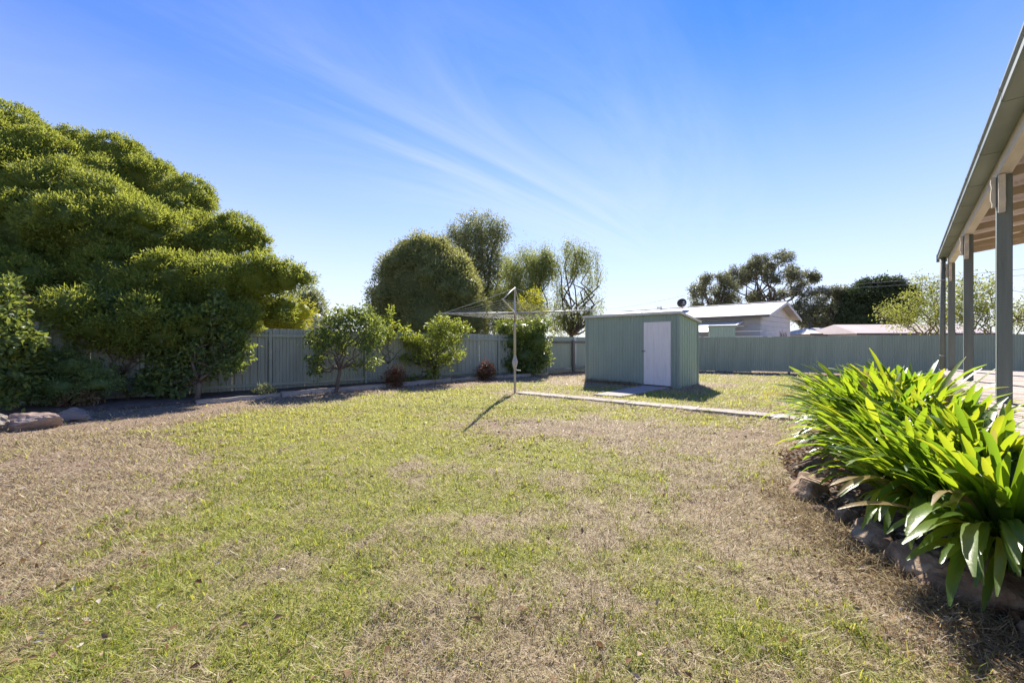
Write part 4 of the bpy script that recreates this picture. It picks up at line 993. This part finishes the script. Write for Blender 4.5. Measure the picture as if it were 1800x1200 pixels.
straps_mid = [strap_mesh(i, R(random.uniform(22,40)), R(random.uniform(60,100)), random.uniform(0.64,0.86), random.uniform(0.038,0.051)) for i in range(9)]
straps_low = [strap_mesh(i, R(random.uniform(38,60)), R(random.uniform(120,168)), random.uniform(0.76,0.96), random.uniform(0.040,0.053)) for i in range(7)]
agas = [((2.90,2.34),'nearest strap leaved agapanthus with long leaves drooping over the dark slab stone',1.08,125),
        ((2.98,2.85),'agapanthus clump behind the nearest one, leaning over the edging stones',1.0,105),
        ((3.42,2.88),'agapanthus clump nearest the deck edge beside the front verandah post',0.92,70),
        ((3.28,3.36),'agapanthus clump in the middle of the bed spreading left over the lawn',0.98,110),
        ((3.70,3.40),'agapanthus clump in front of the nearest verandah post',0.95,75),
        ((3.66,3.95),'agapanthus clump reaching furthest left over the concrete path end',1.03,115),
        ((4.05,4.02),'tall agapanthus clump with upright leaves before the middle verandah post',1.12,90),
        ((4.12,4.62),'agapanthus clump at the back left of the bed',1.15,105),
        ((4.62,4.60),'rear agapanthus clump against the deck below the downpipe',1.18,85),
        ((4.62,5.15),'last agapanthus clump at the far end of the bed',1.12,80),
        ((5.05,5.05),'tallest agapanthus clump hard against the deck before the far verandah post',1.2,80),
        ((3.98,3.62),'agapanthus clump squeezed against the deck at the front post base',1.0,60)]
for k, ((x, y), lab, sc, cnt) in enumerate(agas):
    z = float(bed_h(np.array(x), np.array(y)))
    o = empty('agapanthus', (x, y, z), 0, lab, 'plant', 'agapanthus clumps in the raised bed')
    rnd = random.Random(100+k)
    for i in range(int(cnt*1.7)):
        u = rnd.random()
        lean = -2.85 if rnd.random() < 0.6 else rnd.uniform(-math.pi, math.pi)
        az = lean + rnd.gauss(0, 0.65)
        pool = straps_up if u < 0.38 else straps_mid if u < 0.80 else straps_low
        if k < 2 and u > 0.62: pool = straps_low; az = rnd.uniform(-3.0, -1.2)
        if pool is not straps_up and math.cos(az + 0.785) > 0.35: az += math.pi
        r = rnd.uniform(0.0, 0.22)
        lo = bpy.data.objects.new('leaf', rnd.choice(pool)); C.objects.link(lo); lo.parent = o
        lo.location = (math.cos(az)*r, math.sin(az)*r, rnd.uniform(-0.02, 0.10))
        lo.rotation_euler = (rnd.gauss(0,0.10), rnd.gauss(0.0,0.12), az)
        s = sc*rnd.uniform(0.78, 1.12); lo.scale = (s, s*rnd.uniform(0.85,1.1), s)

# ------------------------------------------------------------------ neighbour's house
NH = empty('weatherboard_house', (16.8,26,0), math.atan2(0.68,0.73), 'white weatherboard house with pale gable roof behind the back fence', 'house')
EZ, RZ, NW, NL = 3.16, 4.30, 8.8, 14.0
def roofslab(x0_, z0_, x1_, z1_, y0_, y1_, th):
    vs = [(x0_,y0_,z0_),(x1_,y0_,z1_),(x1_,y1_,z1_),(x0_,y1_,z0_),(x0_,y0_,z0_+th),(x1_,y0_,z1_+th),(x1_,y1_,z1_+th),(x0_,y1_,z0_+th)]
    return MB().add(vs, [(0,3,2,1),(4,5,6,7),(0,1,5,4),(1,2,6,5),(2,3,7,6),(3,0,4,7)])
nr = roofslab(0, EZ, NW/2, RZ, 0, NL, 0.06).build('roof', M['roof_pale'], NH)
roofslab(NW, EZ, NW/2+0.002, RZ, 0, NL, 0.06).build('roof', M['roof_pale'], NH)
for i in range(1, 18):
    y = NL*i/18; roofslab(0.02, EZ+0.058, NW/2-0.03, RZ+0.058, y-0.012, y+0.012, 0.012).build('sheet_rib', M['roof_pale'], nr)
MB().tube([(NW/2,0,RZ+0.07),(NW/2,NL,RZ+0.07)], 0.06, 8).build('ridge_cap', M['roof_pale'], nr)
MB().box(-0.09, -0.002, 0.0, NL, EZ-0.10, EZ+0.05).build('gutter', M['brown_fascia'], NH)
for sgn, xa_, xb_ in ((1,0,NW/2-0.003),(1,NW,NW/2+0.003)):
    roofslab(xa_, EZ-0.14, xb_, RZ-0.14, -0.045, -0.003, 0.195).build('barge_board', M['house_white'], NH)
# walls as boards
wx0, wx1, wy0 = 0.5, NW-0.9, 0.55
for i in range(9):
    z0_, z1_ = i*0.36, (i+1)*0.36-0.012
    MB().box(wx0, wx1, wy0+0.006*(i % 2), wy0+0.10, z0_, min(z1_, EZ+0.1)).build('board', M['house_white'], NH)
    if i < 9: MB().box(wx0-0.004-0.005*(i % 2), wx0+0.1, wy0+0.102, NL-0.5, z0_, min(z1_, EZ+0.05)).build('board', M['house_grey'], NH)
MB().prism([(wx0, EZ+0.09),(wx1, EZ+0.09),(wx1,EZ+0.15),(NW/2,RZ-0.02),(wx0,EZ+0.15)], wy0+0.004, wy0+0.09, 'y').build('gable_panel', M['house_white'], NH)
MB().box(NW/2-1.6, NW/2-1.58, wy0-0.004, wy0+0.002, EZ+0.1, EZ+0.35).build('gable_joint', M['brown_fascia'], NH)
for a, b in ((5.6,7.0),(9.0,10.6)):
    w = MB().box(wx0-0.05, wx0-0.018, a, b, 1.05, 2.25).build('window_frame', M['house_white'], NH)
    MB().box(wx0-0.056, wx0-0.051, a+0.06, (a+b)/2-0.03, 1.12, 2.18).build('pane', M['window'], w); MB().box(wx0-0.056, wx0-0.051, (a+b)/2+0.03, b-0.06, 1.12, 2.18).build('pane', M['window'], w)
w = MB().box(wx0-0.05, wx0-0.018, 2.3, 3.2, 0.9, 1.95).build('window_frame', M['cream'], NH); MB().box(wx0-0.056, wx0-0.051, 2.36, 3.14, 0.96, 1.89).build('pane', M['window'], w)
# rear porch on the far side
aw = roofslab(wx1, EZ-0.30, wx1+1.3, EZ-0.62, 0.9, 4.0, 0.06).build('porch_roof', M['cream_metal'], NH)
MB().box(wx1+1.15, wx1+1.25, 1.0, 1.1, 0, EZ-0.60).build('porch_post', M['house_white'], NH)
# awning toward the yard
roofslab(-2.6, 2.05, 0.5, 2.85, 1.6, 1.72, 0.10).build('awning_edge', M['house_white'], NH)
roofslab(-2.6, 2.05, 0.49, 2.85, 1.73, 4.6, 0.05).build('awning_roof', M['cream_metal'], NH)
MB().box(-2.55, -2.45, 1.75, 1.85, 0, 2.06).build('awning_post', M['house_white'], NH)
# satellite dish and aerial on the ridge
sd = empty('satellite_dish', at(1200,547,33.5), 0, 'backlit dark round satellite dish above the shed roof corner', 'satellite dish')
sd.location.z = 4.22
prof = [(0.02,0.0),(0.2,0.03),(0.36,0.09),(0.47,0.16),(0.475,0.17),(0.36,0.105),(0.2,0.045),(0.02,0.02)]
dsh = MB().lathe(prof, n=28).build('dish', M['dark_metal'], sd, True); dsh.location = (0.0,-0.10,0.44); dsh.rotation_euler = (R(-78),0,R(15)); dsh.scale = (1.0,0.78,1)  # darkness of the backlit side put into the dish colour
mb = MB(); mb.tube([(0,0,-0.05),(0,0,0.40),(0,-0.08,0.46)], 0.028, 8); mb.build('mast', M['galv'], sd)
mb = MB(); mb.box(-0.16,0.16,-0.20,-0.16,0.36,0.40); mb.box(-0.05,0.05,-0.20,-0.12,0.44,0.58); mb.box(-0.10,0.10,-0.21,-0.17,0.52,0.56); mb.build('bracket', M['galv'], sd)
an = empty('roof_aerial', at(1162,550,36), 0, 'tiny grey aerial showing above the middle of the shed roof', 'aerial'); an.location.z = 4.1
mb = MB(); mb.tube([(0,0,0),(0,0,0.55)], 0.035, 8); mb.build('mast', M['galv'], an)
mb = MB(); mb.box(-0.32,0.06,-0.03,0.03,0.36,0.44); mb.build('boom', M['galv'], an); mb = MB(); mb.box(-0.34,-0.28,-0.03,0.03,0.33,0.47); mb.build('element', M['galv'], an)
# neighbour's little green shed and paling screen
ns = empty('tool_shed', at(1268,600,24)*1.0, R(-22), 'little pale green corrugated shed against the white house', 'shed'); ns.location.z = 0
ns.location.x -= 0.5
for i in range(4):
    me = sheet_mesh('wall_panel', profile_sine(0.33, 0.082, 0.012), 0, 2.33, 2.33); link('wall_panel', me, M['shed_lit_pale'], ns, (-0.15+i*0.331,0,0))
for xw, rz_ in ((-0.15, 90), (1.175, 90)):
    link('wall_panel', sheet_mesh('wall_panel', profile_sine(1.3, 0.082, 0.012), 0, 2.33, 2.33), M['shed_lit_pale'], ns, (xw,0.01,0), (0,0,R(rz_)))
MB().box(-0.22,1.25,-0.06,1.4,2.335,2.42).build('roof', M['rail'], ns)
ps = empty('paling_screen', (17.0,25.3,0), math.atan2(0.68,0.73), 'short run of worn reddish palings before the house gable', 'fence')
for i in range(14):
    MB().box(i*0.13, i*0.13+0.12, 0, 0.02, 0, 1.98 + 0.08*math.sin(i*4.1) + (0.16 if i in (0,1,5) else 0)).build('paling', M['red_paling'] if i % 5 else M['white_wood'], ps)
MB().box(0,1.8,0.022,0.06,1.5,1.58).build('rail', M['old_post'], ps)

# far roofs on the right
def far_house(name, label, O, rot, w, d, ez, rzg, mat, hip=1.5):
    o = empty(name, O, rot, label, 'house')
    MB().box(0.4, w-0.4, 0.4, d-0.4, 0, ez).build('wall', M['house_white'], o)
    mb = MB(); mb.add([(0,0,ez),(w,0,ez),(w,d,ez),(0,d,ez),(hip,d/2,rzg),(w-hip,d/2,rzg)], [(0,1,5,4),(1,2,5),(2,3,4,5),(3,0,4),(3,2,1,0)]); r = mb.build('roof', mat, o)
    MB().box(0.0, w, -0.06, -0.004, ez-0.12, ez+0.03).build('gutter', M['brown_fascia'], r)
    for xw in (w*0.25, w*0.6):
        wd = MB().box(xw, xw+1.5, 0.37, 0.398, 1.0, 2.1).build('window_frame', M['cream'], o); MB().box(xw+0.06, xw+1.44, 0.362, 0.369, 1.06, 2.04).build('pane', M['window'], wd)
    return o, r
o, r = far_house('far_house', 'distant house with low whitish roof right of the gable house', at(1424,600,34)*1.0-Vector((0,0,1.45)), R(-8), 5.6, 6.0, 2.10, 2.72, M['roof_pale'], 1.4)
MB().lathe([(0.10,0),(0.10,0.5),(0.16,0.52),(0.16,0.6)], (1.4,2.6,2.6), 8).build('flue', M['dark_metal'], r)
o, r = far_house('far_house', 'distant house with long pinkish roof behind the twiggy shrub', at(1506,600,30)*1.0-Vector((0,0,1.45)), R(-6), 10.0, 6.5, 2.05, 2.85, M['roof_pink'], 0.5)
# neighbour's outbuilding with a ridge ventilator on the left
ob = empty('outbuilding', at(532,600,20)-Vector((0,0,1.45)), R(20), 'pale wall and roof vent of a shed behind the left fence', 'shed')
MB().box(0,1.5,0,3.0,0,2.25).build('wall', M['house_white'], ob)
MB().box(-0.1,1.6,-0.1,3.1,2.252,2.33).build('roof', M['galv'], ob)
vt = MB().lathe([(0.16,2.33),(0.16,2.52),(0.26,2.53),(0.31,2.62),(0.31,2.72),(0.24,2.83),(0.10,2.89)], (0.55,0.5,0), 16).build('roof_vent', M['galv'], ob, True)
for k in range(14):
    a = 2*math.pi*k/14; MB().tube([(0.55+0.27*math.cos(a),0.5+0.27*math.sin(a),2.54),(0.55+0.325*math.cos(a),0.5+0.325*math.sin(a),2.67),(0.55+0.25*math.cos(a),0.5+0.25*math.sin(a),2.83)], 0.012, 4).build('fin', M['galv'], vt)

# power pole and lines
pp = empty('power_pole', (23.9,50,0), 0, 'pale power pole half hidden in the smaller gum tree', 'power pole')
MB().lathe([(0.17,-0.1),(0.13,7.75)], n=10).build('pole', M['power_pole'], pp, True)
MB().box(-0.9,0.9,-0.06,0.06,7.3,7.42).build('crossarm', M['power_pole'], pp)
for s in (-0.75, 0.75): MB().lathe([(0.04,7.42),(0.07,7.46),(0.05,7.55),(0.03,7.58)], (s,0,0), 8).build('insulator', M['wire'], pp, True)
def cable(label, a, b, sag, r):
    a, b = Vector(a), Vector(b); pts = []
    for i in range(17):
        f = i/16; p = a.lerp(b, f); p.z -= sag*4*f*(1-f); pts.append(p)
    o = MB().tube(pts, r, 5).build('power_line', M['cable'], None); tag(o, label, 'power line')
cable('upper overhead cable running right from the power pole over the back fence', (24.65,50,7.60), at(1900,462,30), 0.35, 0.014)
cable('lower overhead cable running right from the power pole over the back fence', (23.15,50,7.55), at(1900,474,30), 0.45, 0.014)
cable('thin overhead cable dropping left from the power pole behind the shed', (23.15,50,7.6), at(1050,545,62), 0.3, 0.016)

# ------------------------------------------------------------------ grass
def make_grass():
    Ps = []
    def zone(y0, y1, dens):
        xm = 1.40*y1 + 0.6; n = int(dens*(y1-y0)*2*xm)
        x = RNG.uniform(-xm, xm, n); y = RNG.uniform(y0, y1, n)
        k = np.abs(x) < 1.40*y + 0.6
        return x[k], y[k]
    X, Y = [], []
    for y0, y1, d in ((0.9,2.2,9000),(2.2,3.2,7000),(3.2,4.5,4600),(4.5,6.5,2800),(6.5,9,1500),(9,13,700),(13,21,260)):
        x, y = zone(y0, y1, d); X.append(x); Y.append(y)
    x = np.concatenate(X); y = np.concatenate(Y)
    ok = (lf_dist(x, y) > 0.9) & (rf_dist(x, y) > 0.15) & ((x < bed_edge_x(y)-0.02) | (y > 6.0)) & (verandah_y(x, y) > 0.22)
    sx, sy = loc_xy(x, y, SH_O, Vector((math.cos(SH_R), math.sin(SH_R), 0)))
    ok &= ~((sx > -0.02) & (sx < SH_L+0.02) & (sy > -0.02) & (sy < SH_W+0.05))
    pt, pp_ = loc_xy(x, y, PA_O, PA_D)
    ok &= ~((pt > 0.02) & (np.abs(pp_) < 0.205 + 0.05*(vnoise(x*5, y*5, 5)-0.5)))
    c = np.array([0.5*(q[0][0]+q[1][0]), 0.5*(q[0][1]+q[1][1])]); e_ = np.array([0.5*(q[2][0]+q[3][0]), 0.5*(q[2][1]+q[3][1])])
    dv = (e_-c)/np.linalg.norm(e_-c); u = (x-c[0])*dv[0]+(y-c[1])*dv[1]; v = -(x-c[0])*dv[1]+(y-c[1])*dv[0]
    ok &= ~((u > 0) & (u < 3.2) & (np.abs(v) < 0.33))
    x, y = x[ok], y[ok]
    g = green_map(x, y); s = soil_map(x, y)
    tuft = fbm(x*7, y*7, 80, 2)
    cover = np.clip(1.05 - 1.15*sstep(0.42, 0.95, s) + 1.1*(tuft-0.5), 0.05, 1)
    k = RNG.random(len(x)) < cover
    x, y, g, s, tuft = x[k], y[k], g[k], s[k], tuft[k]
    nt = 900; ty = 1.3 + 6.5*RNG.random(nt)**1.4; tx = (RNG.random(nt)*2-1)*1.38*ty
    kt = (tx < bed_edge_x(ty)-0.15) & (lf_dist(tx, ty) > 2.6) & (green_map(tx, ty) > 0.35); tx, ty = tx[kt], ty[kt]; nt = len(tx); per = 16
    rad = RNG.uniform(0.012, 0.045, (nt,1))
    x2 = (tx[:,None] + RNG.normal(size=(nt,per))*rad).ravel(); y2 = (ty[:,None] + RNG.normal(size=(nt,per))*rad).ravel()
    n1_ = len(x); x = np.concatenate([x, x2]); y = np.concatenate([y, y2]); g = np.concatenate([g, np.full(len(x2), 1.5)]); s = np.concatenate([s, np.zeros(len(x2))]); tuft = np.concatenate([tuft, np.full(len(x2), 0.9)])
    weed = np.arange(len(x)) >= n1_
    n = len(x)
    pg = np.clip(0.06 + 0.84*sstep(0.18, 0.88, g + (tuft-0.5)*0.9), 0, 0.90)
    green = (RNG.random(n) < pg) | weed
    dist = np.sqrt(x*x + y*y)
    big_ = (RNG.random(n) < 0.05) | (weed & (RNG.random(n) < 0.7))
    L = np.where(green, RNG.uniform(0.022,0.055,n)*(0.8+0.6*tuft), RNG.uniform(0.03,0.085,n)) * (1 + 0.5*big_)
    W = np.where(green, RNG.uniform(0.0022,0.0042,n), RNG.uniform(0.0016,0.0034,n)) * (1+0.7*big_) * np.clip(dist/3.0, 1.0, 4.2)
    L = L*np.clip(dist/7, 1, 1.5)
    az = RNG.uniform(0, 2*np.pi, n)
    tilt = np.where(green, RNG.uniform(0.3,1.3,n), RNG.uniform(0.8,1.53,n))
    bend = np.where(green, RNG.uniform(0.1,0.8,n), RNG.uniform(-0.3,0.25,n))
    tint = np.where(green, np.clip(0.74 + 0.15*RNG.normal(size=n) - 0.16*sstep(3.5,7.5,y), 0.52, 1.0), np.clip(0.25 + 0.15*RNG.normal(size=n), 0, 0.45))
    z = ground_h(x, y)
    onp = (loc_xy(x, y, PA_O, PA_D)[0] > 0) & (np.abs(loc_xy(x, y, PA_O, PA_D)[1]) < 0.24)
    z = np.where(onp, 0.024, z)
    P = np.stack([x, y, z + np.where(green, -0.002, RNG.uniform(0.0,0.014,n))], 1)
    h = np.stack([np.cos(az), np.sin(az), np.zeros(n)], 1); sd_ = np.stack([-np.sin(az), np.cos(az), np.zeros(n)], 1)
    up = np.array([0,0,1.0])
    d1 = h*np.sin(tilt)[:,None] + up*np.cos(tilt)[:,None]; t2_ = tilt+bend
    d2 = h*np.sin(t2_)[:,None] + up*np.cos(t2_)[:,None]
    m = P + d1*(L*0.55)[:,None]; tip = m + d2*(L*0.45)[:,None]
    w = (W/2)[:,None]
    V = np.stack([P - sd_*w, P + sd_*w, m + sd_*w*0.8, m - sd_*w*0.8, tip], 1).reshape(-1,3)
    b = (np.arange(n)*5)[:,None]
    F = np.concatenate([b+np.array([[0,1,2]]), b+np.array([[0,2,3]]), b+np.array([[3,2,4]])], 0)
    me = np_mesh('lawn_grass', V, F, tint=np.repeat(tint, 5))
    o = link('lawn_grass', me, M['grass'])
    tag(o, 'patchy short lawn grass mixed with dry straw across the yard', 'grass', kind='stuff')
    print('blades', n)
make_grass()

# loose straw and dead grass piled along the edging stones and the shed base
def straw(name, label, pts, n, spread, L, hmax):
    pts = np.array(pts, float); i = RNG.integers(0, len(pts)-1, n); f = RNG.random((n,1))
    c = pts[i]*(1-f) + pts[i+1]*f
    P = np.concatenate([c + RNG.normal(size=(n,2))*spread, RNG.random((n,1))*hmax], 1)
    P[:,2] += ground_h(P[:,0], P[:,1])
    D = unit(np.concatenate([RNG.normal(size=(n,2)), np.abs(RNG.normal(size=(n,1)))*0.45], 1))
    N = unit(RNG.normal(size=(n,3)) + np.array([0,0,1]))
    V, F = leaf_arrays(P, D, N, L*RNG.uniform(0.5,1.4,n), L*RNG.uniform(0.03,0.07,n), 0.1)
    me = np_mesh(name, V, F, tint=np.repeat(np.clip(0.22+0.13*RNG.normal(size=n),0,0.44), 4))
    tag(link(name, me, M['grass']), label, 'straw', kind='stuff')
straw('dry_straw', 'dry straw heaped along the edging stones', [(2.35,1.3),(2.38,2.0),(2.36,2.5),(2.42,2.9),(2.55,3.3),(2.68,3.8)], 9000, 0.13, 0.075, 0.04)
sh = [SH_O + Vector((math.cos(SH_R),math.sin(SH_R),0))*s - Vector((0.686,0.728,0))*0.16 for s in (0.0,0.7,1.4,2.1)]
straw('dry_weeds', 'dry weeds along the front of the shed', [(p.x,p.y) for p in sh], 2600, 0.10, 0.13, 0.05)

# fallen leaves
def litter(name, label, x, y, size, mat, zoff=0.012, base=None):
    n = len(x); z = (ground_h(x, y) if base is None else base) + zoff + RNG.random(n)*0.012
    P = np.stack([x, y, z], 1)
    D = unit(np.concatenate([RNG.normal(size=(n,2)), RNG.normal(size=(n,1))*0.25], 1)); N = unit(RNG.normal(size=(n,3))*0.45 + np.array([0,0,1]))
    L = size*RNG.uniform(0.6,1.4,n)
    V, F = leaf_arrays(P, D, N, L, L*RNG.uniform(0.35,0.6,n), 0.5)
    me = np_mesh(name, V, F, tint=np.repeat(RNG.random(n)**1.3, 4))
    tag(link(name, me, mat), label, 'leaf litter', kind='stuff')
n = 900; y = 1.5 + 8*RNG.random(n)**1.6; x = (RNG.random(n)**1.25*2.3-1.3)*y
k = (x < bed_edge_x(y)-0.1) & (lf_dist(x, y) > 1.0)
litter('fallen_leaves', 'brown and whitish dead leaves scattered on the lawn', x[k], y[k], 0.042, M['l_dry'], 0.022)
n = 6000; tt = RNG.uniform(-7, 16, n); dd = np.abs(RNG.normal(size=n))*1.3 + 0.1
x = LF_O.x + LF_D.x*tt + 0.614*dd; y = LF_O.y + LF_D.y*tt - 0.789*dd
litter('bed_litter', 'leaf litter and bark in the shade along the left fence', x, y, 0.05, M['l_dry'], 0.035)
n = 2200; tt = RNG.uniform(3, 20, n); dd = np.abs(RNG.normal(size=n))*0.8 + 0.1
x = RF_O.x + RF_D.x*tt - 0.446*dd; y = RF_O.y + RF_D.y*tt - 0.895*dd
litter('fence_litter', 'dead leaves on the bare ground along the back fence', x, y, 0.05, M['l_dry'], 0.02)
n = 1500; y = RNG.uniform(1.6,5.2,n); x = bed_edge_x(y) + np.abs(RNG.normal(size=n))*0.35
litter('mulch_litter', 'dry leaf mulch on the raised bed soil', x, y, 0.05, M['l_dry'], 0.015, base=bed_h(x, y))

# clods of dug soil breaking through the lawn
def clods():
    cl = [(770,700,40),(722,712,40),(835,760,45),(885,772,50),(990,764,25),(1125,779,22),(1100,716,18),(905,742,40),(1190,735,25),(1330,722,20),(1000,735,30),(640,735,20),(1450,700,20),(930,792,18),(1260,760,25),(760,735,25)]
    bm = bmesh.new(); bmesh.ops.create_icosphere(bm, subdivisions=1, radius=1)
    V0 = np.array([v.co[:] for v in bm.verts]); F0 = np.array([[v.index for v in f.verts] for f in bm.faces]); bm.free()
    Vs, Fs = [], []; b = 0
    for px, py, n in cl:
        c = gp(px, py)
        for i in range(n):
            x, y = c.x + RNG.normal()*0.30, c.y + RNG.normal()*0.20
            r = RNG.uniform(0.005, 0.019)
            V = V0*r*RNG.uniform(0.7, 1.3, (len(V0),1))*np.array([1.2,1.2,0.7]) + np.array([x, y, float(ground_h(np.array(x), np.array(y))) + r*0.4])
            Vs.append(V); Fs.append(F0+b); b += len(V0)
    me = np_mesh('soil_clods', np.concatenate(Vs), np.concatenate(Fs))
    tag(link('soil_clods', me, M['clod']), 'dark crumbs of loose soil in the worn lawn patches', 'soil', kind='stuff')
clods()

# litter over the bare strip on the left of the lawn and at the foot of the edging stones
n = 9000; x = -5.6 + RNG.normal(size=n)*1.3; y = 5.2 + RNG.normal(size=n)*2.0; x = x - (y-5.2)*0.45
k = (y > 1.6) & (lf_dist(x, y) > 1.9)
litter('dirt_litter', 'leaf crumbs and bark on the bare dirt at the left of the lawn', x[k], y[k], 0.024, M['l_dry'], 0.008)
n = 1600; y = RNG.uniform(1.5, 4.2, n); x = bed_edge_x(y) - 0.05 - np.abs(RNG.normal(size=n))*0.28
litter('edge_litter', 'dry leaf bits on the ground beside the edging stones', x, y, 0.028, M['l_dry'], 0.02)
